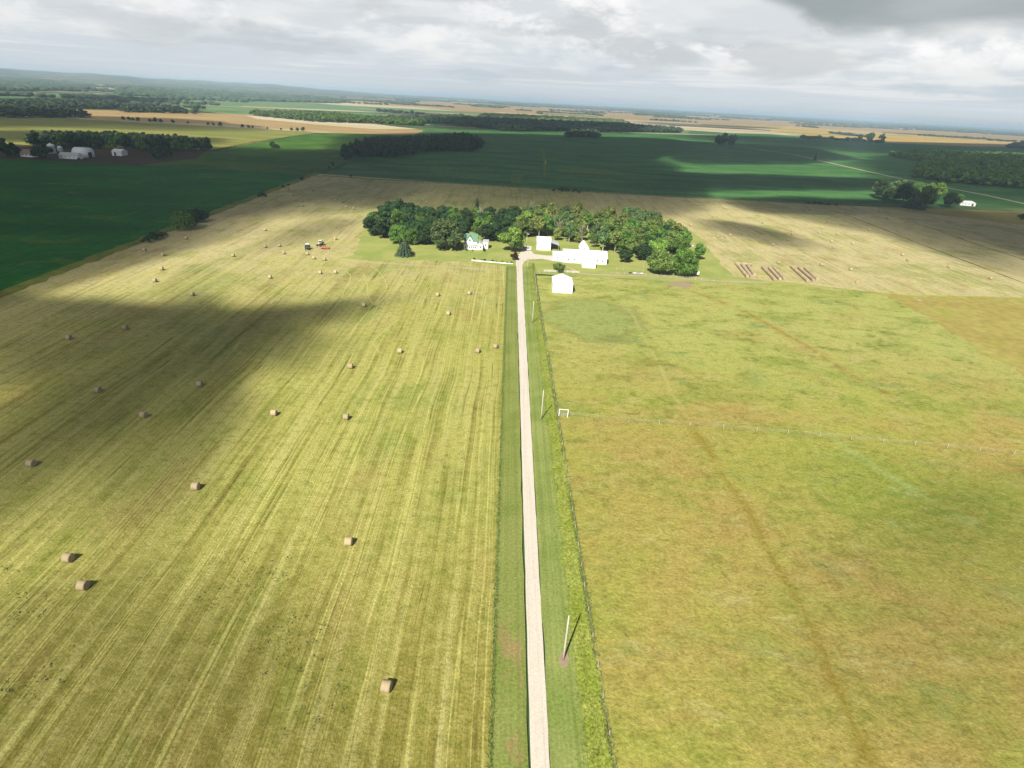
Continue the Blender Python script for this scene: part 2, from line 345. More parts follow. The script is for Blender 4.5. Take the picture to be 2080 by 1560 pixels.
def far_ground_material(name='farmland', wooded=0.):
    t = mat(name); C = t.coord()
    def cells(sx, sy, seed, rnd=.55):
        v = t.new('ShaderNodeTexVoronoi', feature='F1', distance='CHEBYCHEV'); v.inputs['Randomness'].default_value = rnd
        v.inputs['Scale'].default_value = 1.; t.put(v.inputs['Vector'], t.scale(C, (1 / sx, 1 / sy, 1), (seed, seed * 2, 0))); return t.xyz(v.outputs['Color'])
    a = cells(800., 300., 3.3); b = cells(2300., 1500., 9.1); d = cells(1300., 180., 5.7)
    c = t.ramp(a[0], [(0, srgb(78, 112, 70)), (.26, srgb(104, 132, 84)), (.42, srgb(150, 152, 96)), (.54, srgb(84, 118, 76)), (.66, srgb(206, 184, 138)), (.78, srgb(168, 162, 112)), (.86, srgb(222, 206, 168)), (.92, srgb(96, 100, 74))], 'CONSTANT')
    c = t.mix(t.mul(t.sm(d[1], .62, .66), .75), c, srgb(212, 190, 148)); c = t.mix(t.mul(t.sm(d[2], .76, .8), .8), c, srgb(72, 100, 66))
    w = t.sm(t.noise(t.scale(C, (.35, 1, 1)), .0022, 5, .62, .4), .565 - wooded, .60 - wooded); tn = t.noise(C, .03, 3, .7)
    c = t.mix(t.mul(w, .9), c, t.mix(tn, srgb(30, 52, 30), srgb(84, 110, 66)))
    k = t.lin(t.noise(C, .02, 4, .6), .3, .7, .75, 1.25); c = t.mix(1., c, t.vec(k, k, k), 'MULTIPLY')
    return fin_bsdf(t, c, .95, .03)
def road_material():
    t = mat('gravel'); C = t.coord(); x, y, z = t.xyz(C)
    f = t.noise(C, 4., 4, .7); b = t.noise(t.scale(C, (1, .12, 1)), .8, 4, .6)
    rut = t.noise(t.vec(t.mul(x, 2.4), t.mul(y, .02), 0.), 1, 2, .5)
    c = t.mix(b, (.44, .40, .345), (.52, .48, .42)); c = t.mix(t.mul(t.sm(rut, .5, .7), .35), c, (.29, .25, .21))
    sp = t.sm(t.noise(C, 1.1, 5, .7), .66, .74); c = t.mix(t.mul(sp, .5), c, (.22, .18, .14))
    g = t.lin(f, .3, .7, .84, 1.14); c = t.mix(1., c, t.vec(g, g, g), 'MULTIPLY')
    return fin_bsdf(t, c, .9, .1, f, .5, .05)
def leaf_material(name, colr, var=.35, yel=None, transl=.18):
    t = mat(name); oi = t.new('ShaderNodeObjectInfo'); r = oi.outputs['Random']
    C = t.coord(); nz = t.noise(C, .55, 3, .6); nf = t.noise(C, 3.2, 3, .6)
    d = tuple(v * (1 - var) for v in colr); l = yel or (min(1, colr[0] * (1 + var * 1.3)), min(1, colr[1] * (1 + var)), colr[2] * (1 + var * .6))
    c = t.mix(t.lin(nf, .3, .7), d, l); c = t.mix(t.mul(nz, .5), c, l)
    ge = t.new('ShaderNodeNewGeometry'); q = t.lin(ge.outputs['Random Per Island'], 0, 1, .55, 1.45); c = t.mix(1., c, t.vec(q, q, q), 'MULTIPLY')
    hs = t.new('ShaderNodeHueSaturation'); t.put(hs.inputs['Hue'], t.lin(r, 0, 1, .488, .512)); t.put(hs.inputs['Value'], t.lin(r, 0, 1, .74, 1.25)); t.put(hs.inputs['Color'], c)
    return fin_bsdf(t, hs.outputs[0], .75, .12, transl=transl)
M = dict(
    hay=hay_material(), pasture=pasture_material(), far=far_ground_material(), farhill=far_ground_material('wooded_hills', .10), road=road_material(),
    verge=grass_material('mown_verge', srgb(146, 166, 84), srgb(168, 180, 104), stripes=.16, fdet=.25),
    verge2=grass_material('worn_verge', srgb(142, 158, 78), srgb(160, 170, 94), stripes=.12, fdet=.3, brown=srgb(184, 152, 112)),
    lawn=grass_material('lawn', srgb(168, 184, 96), srgb(192, 198, 116), srgb(204, 196, 130), sc_=.05, fdet=.2),
    tall=grass_material('tall_grass', srgb(164, 180, 74), srgb(184, 194, 98), srgb(146, 168, 66), sc_=.16, fdet=.5),
    edge=grass_material('uncut_edge', srgb(122, 140, 60), srgb(156, 158, 72), srgb(96, 116, 44), sc_=.1, fdet=.4),
    crop=field_material('soybean_crop', srgb(66, 118, 60), srgb(94, 146, 80), row=.8, st=(.6, 1.8, 1), sc_=.016, patch=srgb(128, 158, 84), amt=.6),
    cropdark=field_material('dark_soybean_crop', srgb(34, 112, 40), srgb(54, 134, 50), row=.8, st=(1, 1.6, 1), patch=srgb(104, 140, 44), amt=.8),
    crop2=field_material('alfalfa', srgb(70, 116, 40), srgb(100, 138, 54), row=.3, patch=srgb(140, 150, 70)),
    crop3=field_material('distant_crop', srgb(104, 146, 96), srgb(134, 166, 104), st=(1, 2.5, 1), sc_=.006, patch=srgb(160, 170, 110)),
    brown=field_material('brown_grass', srgb(184, 168, 94), srgb(192, 184, 102), sc_=.03, patch=srgb(166, 176, 66)),
    tan=field_material('grain_stubble', srgb(188, 158, 104), srgb(206, 180, 130), st=(1, 3, 1), sc_=.006, patch=srgb(176, 152, 88)),
    gold=field_material('golden_grain', srgb(218, 184, 104), srgb(228, 200, 124), st=(1, 3, 1), sc_=.004),
    ygreen=field_material('yellow_green_field', srgb(142, 150, 76), srgb(168, 168, 92), st=(.4, 2.4, 1), sc_=.012, patch=srgb(120, 140, 62)),
    pale=field_material('pale_stubble', srgb(226, 210, 170), srgb(236, 224, 190), st=(.3, 3, 1), sc_=.004),
    dirt=field_material('bare_dirt', srgb(88, 78, 56), srgb(104, 90, 66), patch=srgb(72, 96, 44), amt=.8), earth=simple('pale_earth', srgb(190, 168, 140), .95, .05, .2, 1.2),
    path=simple('pale_track', srgb(214, 198, 166), .95, .05, .18, .6),
    wheel=worn('wheel_mark', srgb(222, 216, 140), 1., 1.5, .55, .62),
    ditch=worn('ditch_grass', srgb(112, 100, 52), 1., .3, .45, .55),
    swale=worn('worn_grass', srgb(170, 150, 64), .34, .2), pathsoft=worn('trodden_path', srgb(204, 194, 128), .7, .9), lawnworn=worn('dry_worn_grass', srgb(200, 186, 128), .6, .25),
    tuft=simple('grass_tuft', srgb(150, 150, 70), .95, .05, .3, .3),
    hedgegrass=simple('hedge_grass', srgb(110, 120, 52), .95, .03, .3, .4),
    white=simple('white_paint', (.78, .78, .76), .6, .3, .04, 1.), white2=simple('white_metal', (.72, .74, .75), .45, .4, .06, 1.),
    greymetal=simple('grey_metal_roof', (.42, .45, .46), .5, .4, .12, .6), greenroof=simple('green_roof', (.10, .20, .13), .7, .2, .15, 3.),
    brownroof=simple('brown_roof', (.26, .20, .16), .9, .1, .15, 2.), dark=simple('dark_opening', (.02, .018, .016), .9, .05),
    glass=simple('window_glass', (.05, .06, .07), .15, .5), stone=simple('pale_stone', (.62, .58, .52), .9, .1, .15, 2.),
    wood=simple('weathered_wood', (.34, .29, .23), .9, .05, .2, 6.), polewood=simple('bleached_pole_wood', (.42, .39, .32), .85, .1, .15, 5.),
    trunk=simple('bark', (.15, .12, .09), .95, .05, .25, 4.), palebark=simple('pale_bark', (.42, .38, .32), .9, .05, .2, 4.),
    wire=simple('fence_wire', (.40, .38, .33), .6, .3), rubber=simple('tyre_rubber', (.02, .02, .02), .9, .1),
    bluedark=simple('dark_blue_paint', (.03, .045, .07), .4, .5), red=simple('faded_red_paint', (.30, .07, .05), .6, .3), cream=simple('cream_paint', (.66, .60, .46), .5, .3),
    straw=None,
    leaf_dark=leaf_material('dark_leaves', (.026, .060, .020)), leaf_mid=leaf_material('green_leaves', (.075, .150, .028)),
    leaf_bright=leaf_material('bright_leaves', (.14, .235, .045), .25), leaf_yellow=leaf_material('yellow_green_leaves', (.16, .21, .055), .3),
    leaf_grey=leaf_material('grey_green_leaves', (.080, .135, .050), .35), leaf_plum=leaf_material('plum_leaves', (.055, .022, .020), .3),
    leaf_spruce=leaf_material('spruce_needles', (.050, .082, .045), .35), leaf_olive=leaf_material('olive_leaves', (.10, .15, .038), .35),
    leaf_weed=leaf_material('weed_leaves', (.13, .17, .05), .3), leaf_far=leaf_material('far_leaves', (.034, .062, .030), .4, transl=0.),
    twig=simple('grey_twigs', (.28, .25, .21), .95, .05, .2, 3.),
)
def straw_material():
    t = mat('round_bale_straw'); C = t.coord(); x, y, z = t.xyz(C)
    rings = t.noise(t.vec(t.mul(x, 7.), t.mul(y, .6), t.mul(z, .6)), 1, 3, .6); f = t.noise(C, 9., 4, .7); b = t.noise(C, 1.6, 3, .6)
    oi = t.new('ShaderNodeObjectInfo')
    c = t.mix(rings, (.25, .19, .11), (.40, .32, .195)); c = t.mix(t.mul(t.sm(f, .55, .75), .5), c, (.16, .11, .06))
    c = t.mix(t.mul(b, .3), c, (.42, .36, .28)); k = t.lin(oi.outputs['Random'], 0, 1, .85, 1.15); c = t.mix(1., c, t.vec(k, k, k), 'MULTIPLY')
    return fin_bsdf(t, c, .95, .05, t.add(f, rings), .8, .06)
M['straw'] = straw_material()
def sheet_metal(name, colr, ax=0, freq=3.):
    t = mat(name); s = t.xyz(t.coord()); w = t.m('SINE', t.mul(s[ax], freq * 6.283)); nz = t.noise(t.coord(), .8, 4, .6)
    c = t.mix(t.mul(nz, .5), colr, tuple(v * .8 for v in colr)); return fin_bsdf(t, c, .5, .4, w, .3, .03)
M['ribwhite'] = sheet_metal('ribbed_white_metal', (.74, .75, .75), 0); M['ribwhitey'] = sheet_metal('ribbed_white_roof', (.74, .75, .75), 1)
M['clap'] = sheet_metal('white_clapboard', (.78, .78, .77), 2, 4.)
# ------------------------------------------------------------------ the ground and its fields
LAY = [0.0]
def wiggle(P, amp, step, seed):
    "resample a closed outline and roughen it slightly"
    rg = np.random.RandomState(seed); out = []
    n_ = len(P)
    for i in range(n_):
        a, b = np.array(P[i][:2]), np.array(P[(i + 1) % n_][:2]); L = np.linalg.norm(b - a); k = max(1, min(160, int(L / step)))
        d = (b - a) / max(L, 1e-6); nn = np.array([-d[1], d[0]])
        for j in range(k):
            q = a + (b - a) * j / k
            if j: q = q + nn * rg.normal() * amp
            out.append((q[0], q[1]))
    return out
def field(name, pts, m_, z, amp=0., step=8., world=False, kind='structure', seed=1):
    P = pts if world else [at(*p) for p in pts]
    if amp: P = wiggle(P, amp, step, seed)
    bm_pts = [(p[0], p[1], z) for p in P]
    me = bpy.data.meshes.new(name)
    from mathutils.geometry import tessellate_polygon
    tris = tessellate_polygon([[Vector(p) for p in bm_pts]])
    fs = []
    for a, b, c in tris:
        A, B, Cc = (np.array(bm_pts[i][:2]) for i in (a, b, c)); u_, v_ = B - A, Cc - A; cr = u_[0] * v_[1] - u_[1] * v_[0]
        if abs(cr) > 1e-9: fs.append((a, b, c) if cr > 0 else (a, c, b))
    me.from_pydata(bm_pts, [], fs)
    me.materials.append(m_); o = link(bpy.data.objects.new(name, me)); o['kind'] = kind; return o
def ribbon(name, pts, w, m_, z, world=False, kind='structure', jit=0., seed=3, step=6., parts=1):
    P = [np.array(p[:2], float) for p in (pts if world else [at(*q) for q in pts])]
    # resample with Catmull-Rom
    Q = []
    for i in range(len(P) - 1):
        p0 = P[max(i - 1, 0)]; p1 = P[i]; p2 = P[i + 1]; p3 = P[min(i + 2, len(P) - 1)]; L = np.linalg.norm(p2 - p1); k = max(2, min(80, int(L / step)))
        for j in range(k):
            s = j / k; Q.append(.5 * ((2 * p1) + (p2 - p0) * s + (2 * p0 - 5 * p1 + 4 * p2 - p3) * s * s + (3 * p1 - p0 - 3 * p2 + p3) * s ** 3))
    Q.append(P[-1]); rg = np.random.RandomState(seed); V = []; Fs = []
    for i, q in enumerate(Q):
        d = Q[min(i + 1, len(Q) - 1)] - Q[max(i - 1, 0)]; d /= max(np.linalg.norm(d), 1e-6); nn = np.array([-d[1], d[0]])
        ww = w if not isinstance(w, tuple) else w[0] + (w[1] - w[0]) * i / (len(Q) - 1)
        a = q + nn * (ww / 2 + rg.normal() * jit); b = q - nn * (ww / 2 + rg.normal() * jit)
        m0 = (a + b) / 2; V += [(b[0], b[1], z), (m0[0], m0[1], z), (a[0], a[1], z)]
        if i: Fs += [(3 * i - 3, 3 * i, 3 * i + 1, 3 * i - 2), (3 * i - 2, 3 * i + 1, 3 * i + 2, 3 * i - 1)]
    me = bpy.data.meshes.new(name); me.from_pydata(V, [], Fs); me.materials.append(m_)
    at_ = me.attributes.new('across', 'FLOAT', 'POINT'); at_.data.foreach_set('value', [float(j % 3 == 1) * min(1., 3. * min(j // 3, len(Q) - 1 - j // 3) / max(1, min(12, len(Q) / 2))) for j in range(len(V))]); o = link(bpy.data.objects.new(name, me)); o['kind'] = kind; return o
S = H / 66.0                       # survey was made at 66 m eye height
gr = field('ground', [(-60000, -3000), (60000, -3000), (60000, 70000), (-60000, 70000)], M['far'], -.4, world=True)
E_ = [0]
XL = -161 * S; XR = 6.3 * S
# --- far country, traced field by field
def FF(name, pts, key, z): return field(name, pts, M[key], z, amp=0, seed=len(pts))
FF('grain_field', [(940, 208), (1300, 228), (1700, 243), (2300, 283), (2300, 296), (2060, 300), (1800, 282), (1480, 262), (1290, 246), (1050, 232), (860, 222), (700, 206)], 'tan', -.30)
FF('crop_field', [(0, 188), (180, 190), (400, 196), (700, 214), (930, 238), (800, 242), (500, 236), (380, 222), (200, 215), (-200, 190)], 'crop3', -.28)
FF('pale_grain_field', [(480, 190), (620, 200), (820, 216), (1000, 232), (960, 234), (700, 214), (560, 203)], 'pale', -.25)
FF('grain_field', [(60, 221), (260, 225), (500, 232), (860, 264), (852, 276), (740, 274), (520, 256), (400, 250), (200, 242), (110, 232)], 'tan', -.22)
FF('pale_grain_field', [(500, 234), (640, 245), (760, 252), (850, 262), (760, 262), (630, 252), (520, 241)], 'pale', -.18)
FF('yellow_green_field', [(-300, 226), (0, 237), (120, 239), (300, 249), (460, 258), (640, 268), (520, 290), (430, 304), (200, 300), (-300, 285)], 'ygreen', -.15)
FF('crop_field', [(700, 214), (930, 226), (1200, 240), (1400, 262), (1400, 276), (1050, 262), (900, 252), (760, 232), (640, 222)], 'crop3', -.14)
FF('pale_grain_field', [(1270, 243), (1500, 256), (1660, 268), (1700, 276), (1560, 275), (1360, 262), (1250, 250)], 'pale', -.12)
FF('golden_grain_field', [(1600, 256), (1800, 270), (2060, 291), (2050, 299), (1900, 294), (1700, 282), (1560, 266)], 'gold', -.09)
FF('crop_field', [(1400, 268), (1560, 272), (1800, 290), (2300, 312), (2600, 420), (2080, 376), (1860, 352), (1800, 322), (1500, 298), (1390, 284)], 'crop', -.08)
FF('alfalfa_field', [(440, 306), (640, 269), (860, 275), (760, 310), (690, 335), (656, 357), (560, 350), (280, 335)], 'crop2', -.07)
FF('farmyard_dirt', [(-200, 318), (-100, 285), (150, 300), (420, 304), (400, 322), (280, 336), (0, 322)], 'dirt', -.06)
FF('crop_field', [(868, 264), (1060, 266), (1400, 272), (1760, 305), (1870, 340), (2400, 430), (1760, 412), (1620, 412), (1300, 397), (1000, 378), (668, 357), (700, 335), (760, 300)], 'crop', -.05)
FF('crop_field', [(-600, 300), (-200, 318), (0, 322), (280, 336), (560, 351), (640, 358), (540, 392), (430, 438), (290, 490), (0, 600), (-600, 830)], 'cropdark', -.04)
FF('brown_field', [(1640, 413), (1780, 420), (2400, 440), (2900, 700), (2100, 532), (1950, 478), (1790, 432)], 'brown', -.03)
sr = random.Random(17)
def strips(y0l, y0r, y1l, y1r, xa, xb, n_, keys, z0):
    "narrow parcels lying between two lines of the middle distance"
    for i in range(n_):
        x0 = sr.uniform(xa, xb); w = sr.uniform(60, 330); u = sr.random(); u2 = min(1, u + sr.uniform(.03, .09))
        f = lambda x, v: (y0l + (y0r - y0l) * (x - xa) / (xb - xa)) * (1 - v) + (y1l + (y1r - y1l) * (x - xa) / (xb - xa)) * v
        s_ = sr.uniform(-12, 12)
        FF('distant_field', [(x0, f(x0, u)), (x0 + w, f(x0 + w, u)), (x0 + w + s_, f(x0 + w, u2)), (x0 + s_, f(x0, u2))], keys[sr.randrange(len(keys))], z0 + i * .006)
strips(208, 283, 224, 300, 700, 2080, 34, ['pale', 'tan', 'ygreen', 'brown', 'dirt', 'crop3', 'pale', 'gold'], -.30 + .22)
strips(190, 232, 212, 246, 0, 1000, 16, ['crop3', 'pale', 'ygreen', 'crop2', 'tan'], -.29 + .22)
strips(232, 262, 250, 276, 640, 1500, 14, ['crop3', 'ygreen', 'pale', 'crop', 'tan'], -.16 + .08)
M['patch'] = field_material('thin_crop_patch', srgb(104, 138, 58), srgb(124, 150, 66), sc_=.05, row=.8)
field('crop_patch', [(1118, 344), (1160, 342), (1230, 344), (1262, 350), (1230, 354), (1160, 350)], M['patch'], -.02, amp=1.5, step=12)
field('crop_patch', [(1040, 354), (1062, 354), (1062, 371), (1038, 371)], M['patch'], -.02, amp=1., step=10)
field('crop_patch', [(1098, 300), (1104, 300), (1111, 330), (1109, 360), (1104, 360), (1104, 330)], M['patch'], -.02, amp=1., step=12)
# --- the hay fields and the farm
hay = field('hay_field', [(XL, -60), (1.0 * S, -60), (1.0 * S, 262 * S), (15 * S, 300 * S), (90 * S, 240 * S), (500 * S, 195 * S), (500 * S, 400 * S), (300 * S, 530 * S), (250 * S, 526 * S), (-12 * S, 530 * S), (-150 * S, 548 * S), (XL, 548 * S)], M['hay'], -.02, world=True)
lawn = field('lawn', [(690, 524), (720, 518), (735, 470), (800, 430), (1100, 450), (1360, 455), (1420, 480), (1450, 520), (1490, 562), (1640, 578), (1440, 574), (1180, 562), (1082, 556), (1063, 545), (1030, 540), (950, 531), (860, 528), (770, 530)], M['lawn'], 0.0, amp=.6, step=6)
past = field('pasture', [(13.0 * S, -60), (500, -60), (500, 170), (at(2300, 606)[0], at(2300, 606)[1]), tuple(at(2080, 604)[:2]), tuple(at(1820, 598)[:2]), tuple(at(1640, 578)[:2]), tuple(at(1440, 574)[:2]), tuple(at(1180, 562)[:2]), tuple(at(1090, 560)[:2])], M['pasture'], .02, amp=.3, step=12, world=True)
field('brown_pasture', [(1800, 599), (2080, 606), (2700, 620), (2700, 1300), (2080, 765), (1960, 690)], M['brown'], .05, amp=1.6, step=5)
field('verge', [(1.0 * S, -60), (5.2 * S, -60), (5.0 * S, 266 * S), (.6 * S, 266 * S)], M['verge2'], .02, amp=.10, step=4, world=True)
field('verge', [(7.6 * S, -60), (12.0 * S, -60), (12.0 * S, 240 * S), (11.5 * S, 266 * S), (7.6 * S, 266 * S)], M['verge'], .04, amp=.10, step=4, world=True)
field('uncut_grass_strip', [(11.7 * S, -60), (14.6 * S, -60), (14.4 * S, 70 * S), (13.9 * S, 130 * S), (12.8 * S, 200 * S), (11.6 * S, 245 * S)], M['tall'], .07, amp=.22, step=3, world=True)
field('uncut_field_edge', [(XL - 4.5, 180 * S), (XL + 1.5, 180 * S), (XL + 1.5, 300 * S), (XL + 2, 545 * S), (XL - 5, 556 * S), (XL - 5.5, 300 * S)], M['edge'], .03, amp=.7, step=6, world=True)
ribbon('uncut_field_edge', [(656, 357), (800, 366), (1000, 377), (1300, 396), (1620, 411), (1760, 416)], 6., M['edge'], .03, jit=.5)
road = ribbon('gravel_road', [(XR + .35 * max(0, 1 - i * .14), -50 + i * (267 * S + 50) / 9) for i in range(10)], (2.3, 3.1), M['road'], .09, world=True, jit=.025, step=3)
field('gravel_yard', [(1049, 542), (1061, 542), (1064, 532), (1072, 527), (1100, 526), (1143, 533), (1146, 521), (1110, 519), (1085, 516), (1078, 509), (1080, 500), (1068, 499), (1062, 506), (1050, 521), (1048, 533)], M['road'], .05, amp=.25, step=3)
ribbon('gravel_road', [(1488, 296), (1600, 312), (1660, 325), (1780, 352), (1880, 373), (2000, 396), (2120, 422), (2300, 455)], 7., M['path'], .02, step=20)
ribbon('field_track', [(1150, 299), (1300, 304), (1480, 314), (1640, 324)], 4.5, M['swale'], .0, step=20)
ribbon('farm_track', [(1143, 540), (1165, 548), (1180, 556), (1250, 559), (1340, 562), (1440, 570), (1560, 574)], 2.2, M['path'], .05, jit=.15)
ribbon('field_ditch', [(1670, 420), (1760, 452), (1860, 492), (1960, 530), (2080, 575), (2200, 622)], 2.2, M['ditch'], .03, jit=.3)
ribbon('field_boundary', [(1785, 432), (1880, 460), (1990, 498), (2080, 528), (2200, 570)], 2.2, M['ditch'], .04, jit=.3)
ribbon('field_boundary', [(430, 305), (520, 288), (640, 270)], 9., M['ditch'], .0, jit=1.)
field('bare_patch', [(1350, 578), (1380, 571), (1400, 575), (1412, 582), (1390, 585)], M['earth'], .06, amp=.5, step=3)
field('bare_patch', [(1135, 1336), (1142, 1326), (1153, 1328), (1157, 1341), (1152, 1353), (1145, 1358), (1136, 1350)], M['earth'], .055, amp=.06, step=.5)
# looping wheel marks where the baler turned
for i, pts in enumerate([
    [(700, 528), (760, 545), (785, 580), (768, 610), (745, 640)], [(735, 548), (745, 575), (748, 600), (765, 628)],
    [(690, 545), (712, 560), (700, 590), (690, 610)], [(870, 540), (800, 590), (742, 640), (700, 700)],
    [(820, 640), (762, 690), (768, 712), (780, 730)]]):
    ribbon('wheel_track', pts, 1.0, M['wheel'], .006, jit=.08, step=2)
# ------------------------------------------------------------------ trees
ico_cache = {}
def ico(sub):
    if sub not in ico_cache:
        import bmesh
        b = bmesh.new(); bmesh.ops.create_icosphere(b, subdivisions=sub, radius=1.)
        b.verts.ensure_lookup_table(); ico_cache[sub] = (np.array([v.co[:] for v in b.verts]), np.array([[v.index for v in f.verts] for f in b.faces])); b.free()
    return ico_cache[sub]
def cards(P, N, size, rg, tilt=.7):
    "an irregular bent leaf clump at each point P facing N"
    n_ = len(P); N = N + rg.normal(size=(n_, 3)) * tilt; N /= np.linalg.norm(N, axis=1)[:, None]
    A = np.cross(N, rg.normal(size=(n_, 3))); A /= np.linalg.norm(A, axis=1)[:, None]; B = np.cross(N, A)
    s = (size * rg.uniform(.6, 1.3, n_))[:, None]
    c = [P + (A * math.cos(t) + B * math.sin(t)) * s * rg.uniform(.55, 1.1, (n_, 1)) + N * s * rg.uniform(-.25, .25, (n_, 1)) for t in (0, 1.57, 3.14, 4.71)]
    V = np.stack(c, 1).reshape(-1, 3); q = np.arange(n_)[:, None] * 4
    return V, np.vstack([q + [0, 1, 2, ], q + [0, 2, 3]])
def trunk_mb(h, r, rg, limbs=5, spread=2.5, low=.25):
    b = MB(); top = (rg.normal() * .2, rg.normal() * .2, h * .8)
    b.tube([(0, 0, -.2), (0, 0, .3), (top[0] * .4, top[1] * .4, h * .4), top], [r * 1.35, r, r * .7, r * .18], 7)
    for i in range(limbs):
        a = 6.283 * i / limbs + rg.uniform(-.4, .4); z0 = h * rg.uniform(low, .6); e = spread * rg.uniform(.6, 1.)
        b.tube([(0, 0, z0), (math.cos(a) * e * .5, math.sin(a) * e * .5, z0 + e * .35), (math.cos(a) * e, math.sin(a) * e, z0 + e * .8)], [r * .45, r * .3, r * .08], 5)
    return b
def crown_broad(rg, w=1., h=1., n_cards=2300, base=.10, nl=16, size=.055, leafy=.85):
    "unit-height broadleaf crown; w = width/height"
    lob = []
    for i in range(nl):
        t = rg.uniform(0, 1); z = base + (1 - base) * (.16 + .66 * t); rmax = w * .5 * math.sin(math.pi * min(.93, .22 + .66 * t)) * .78
        a = 2.399 * i + rg.uniform(-.3, .3); rr = rmax * (.55 + .45 * math.sqrt(rg.uniform())); lr = rg.uniform(.09, .19) * (.6 + .5 * w)
        lob.append((rr * math.cos(a), rr * math.sin(a), z, lr))
    lob.append((0, 0, .84, .15)); lob.append((0.02, 0, .55, .2 * (w + .3)))
    w_ = np.array([l[3] ** 2 for l in lob]); w_ /= w_.sum(); idx = rg.choice(len(lob), n_cards, p=w_); L = np.array(lob)[idx]
    d = rg.normal(size=(n_cards, 3)); d[:, 2] = d[:, 2] * .9 + .25; d /= np.linalg.norm(d, axis=1)[:, None]
    rad = L[:, 3:4] * rg.uniform(.62, 1.08, (n_cards, 1)); Pp = L[:, :3] + d * rad * [1, 1, .82]
    Pp[:, 2] = np.clip(Pp[:, 2], base * .6, 1.02)
    V, Fc = cards(Pp, d, size, rg, .55); return V, Fc
def crown_conifer(rg, w=.6, n_cards=2200, size=.04):
    z = 1 - np.sqrt(rg.uniform(0, 1, n_cards)); z = .05 + .95 * z; layer = np.round(z * 13) / 13; zz = layer * .8 + z * .2
    a = rg.uniform(0, 6.283, n_cards); br = np.round(a / .45) * .45; a = br * .6 + a * .4
    rm = w * .5 * (1 - zz) ** .85 + .015; r = rm * np.sqrt(rg.uniform(.12, 1, n_cards)) * (1 + .22 * np.sin(a * 7 + layer * 40)) * (1 + .35 * (np.mod(zz * 13, 1) < .5)) * .9
    Pp = np.stack([r * np.cos(a), r * np.sin(a), zz - .10 * (r / (w * .5))], 1); Pp[:, 2] = np.maximum(Pp[:, 2], .015)
    Nn = np.stack([np.cos(a), np.sin(a), np.full(n_cards, .9)], 1); return cards(Pp, Nn, size, rg, .35)
def crown_willow(rg, n_cards=1500):
    V, Fc = crown_broad(rg, 1.25, 1, 900, .42, 10, .05)
    k = n_cards; a = rg.uniform(0, 6.283, k); a = np.round(a / .35) * .35 + rg.normal(size=k) * .05; r = rg.uniform(.38, .60, k); z = rg.uniform(.12, .75, k)
    Pp = np.stack([r * np.cos(a), r * np.sin(a), z], 1); V2, F2 = cards(Pp, np.stack([np.cos(a), np.sin(a), 0 * a], 1), .035, rg, .3)
    return np.vstack([V, V2]), np.vstack([Fc, F2 + len(V)])
def bare_mb(rg):
    b = MB(); b.tube([(0, 0, 0), (.01, 0, .4), (.02, .01, .97)], [.016, .012, .003], 6)
    for i in range(26):
        a = rg.uniform(0, 6.28); z0 = rg.uniform(.3, .85); e = (.30 * (1.05 - z0) + .05) * rg.uniform(.7, 1.2); e1 = (math.cos(a) * e, math.sin(a) * e, z0 + e * .9)
        b.tube([(.01, 0, z0), (e1[0] * .55, e1[1] * .55, z0 + e * .4), e1], [.007, .005, .002], 4)
        for q in range(3):
            a2 = a + rg.uniform(-1, 1); f = rg.uniform(.4, .9); p = (e1[0] * f, e1[1] * f, z0 + e * .8 * f)
            b.tube([p, (p[0] + math.cos(a2) * e * .35, p[1] + math.sin(a2) * e * .35, p[2] + e * .35)], [.004, .0015], 3)
    return b
rng = np.random.RandomState(7)
CROWN = {}; TRUNK = []
def get_crown(shape, leaf, k=0):
    key = (shape, leaf, k)
    if key not in CROWN:
        rg = np.random.RandomState(abs(hash(shape)) % 1 + 11 * k + len(shape) * 7)
        if shape == 'round': g = crown_broad(rg, .95, 1, 3800, .10, 20, .045)
        elif shape == 'tall': g = crown_broad(rg, .62, 1, 2900, .14, 17, .044)
        elif shape == 'wide': g = crown_broad(rg, 1.25, 1, 6500, .04, 34, .042)
        elif shape == 'sparse': g = crown_broad(rg, .6, 1, 1000, .28, 14, .04)
        elif shape == 'spruce': g = crown_conifer(rg, 1.0, 4200, .042)
        elif shape == 'pine': g = crown_conifer(rg, .34, 900, .04)
        elif shape == 'willow': g = crown_willow(rg)
        elif shape == 'bush': g = crown_broad(rg, 1.5, 1, 700, .0, 9, .09)
        elif shape == 'faroak': g = crown_broad(rg, .95, 1, 600, .04, 12, .10)
        elif shape == 'fartall': g = crown_broad(rg, .65, 1, 460, .05, 10, .09)
        CROWN[key] = np_mesh('crown', *g, M[leaf])
    return CROWN[key]
for i in range(5):
    rg = np.random.RandomState(40 + i); TRUNK.append(trunk_mb(1., .028, rg, 6, .28, .22).mesh('trunk', M['trunk'], True))
PTRUNK = [trunk_mb(1., .022, np.random.RandomState(60 + i), 5, .2, .3).mesh('trunk', M['palebark'], True) for i in range(2)]
BARE = [bare_mb(np.random.RandomState(70 + i)).mesh('branches', M['twig']) for i in range(3)]
NAMES = dict(round='broadleaf_tree', tall='broadleaf_tree', wide='broadleaf_tree', sparse='broadleaf_tree', spruce='spruce_tree', pine='pine_tree', willow='willow_tree', bush='shrub', faroak='broadleaf_tree', fartall='broadleaf_tree', bare='bare_tree')
tr_rng = np.random.RandomState(99); NT_ = [0]
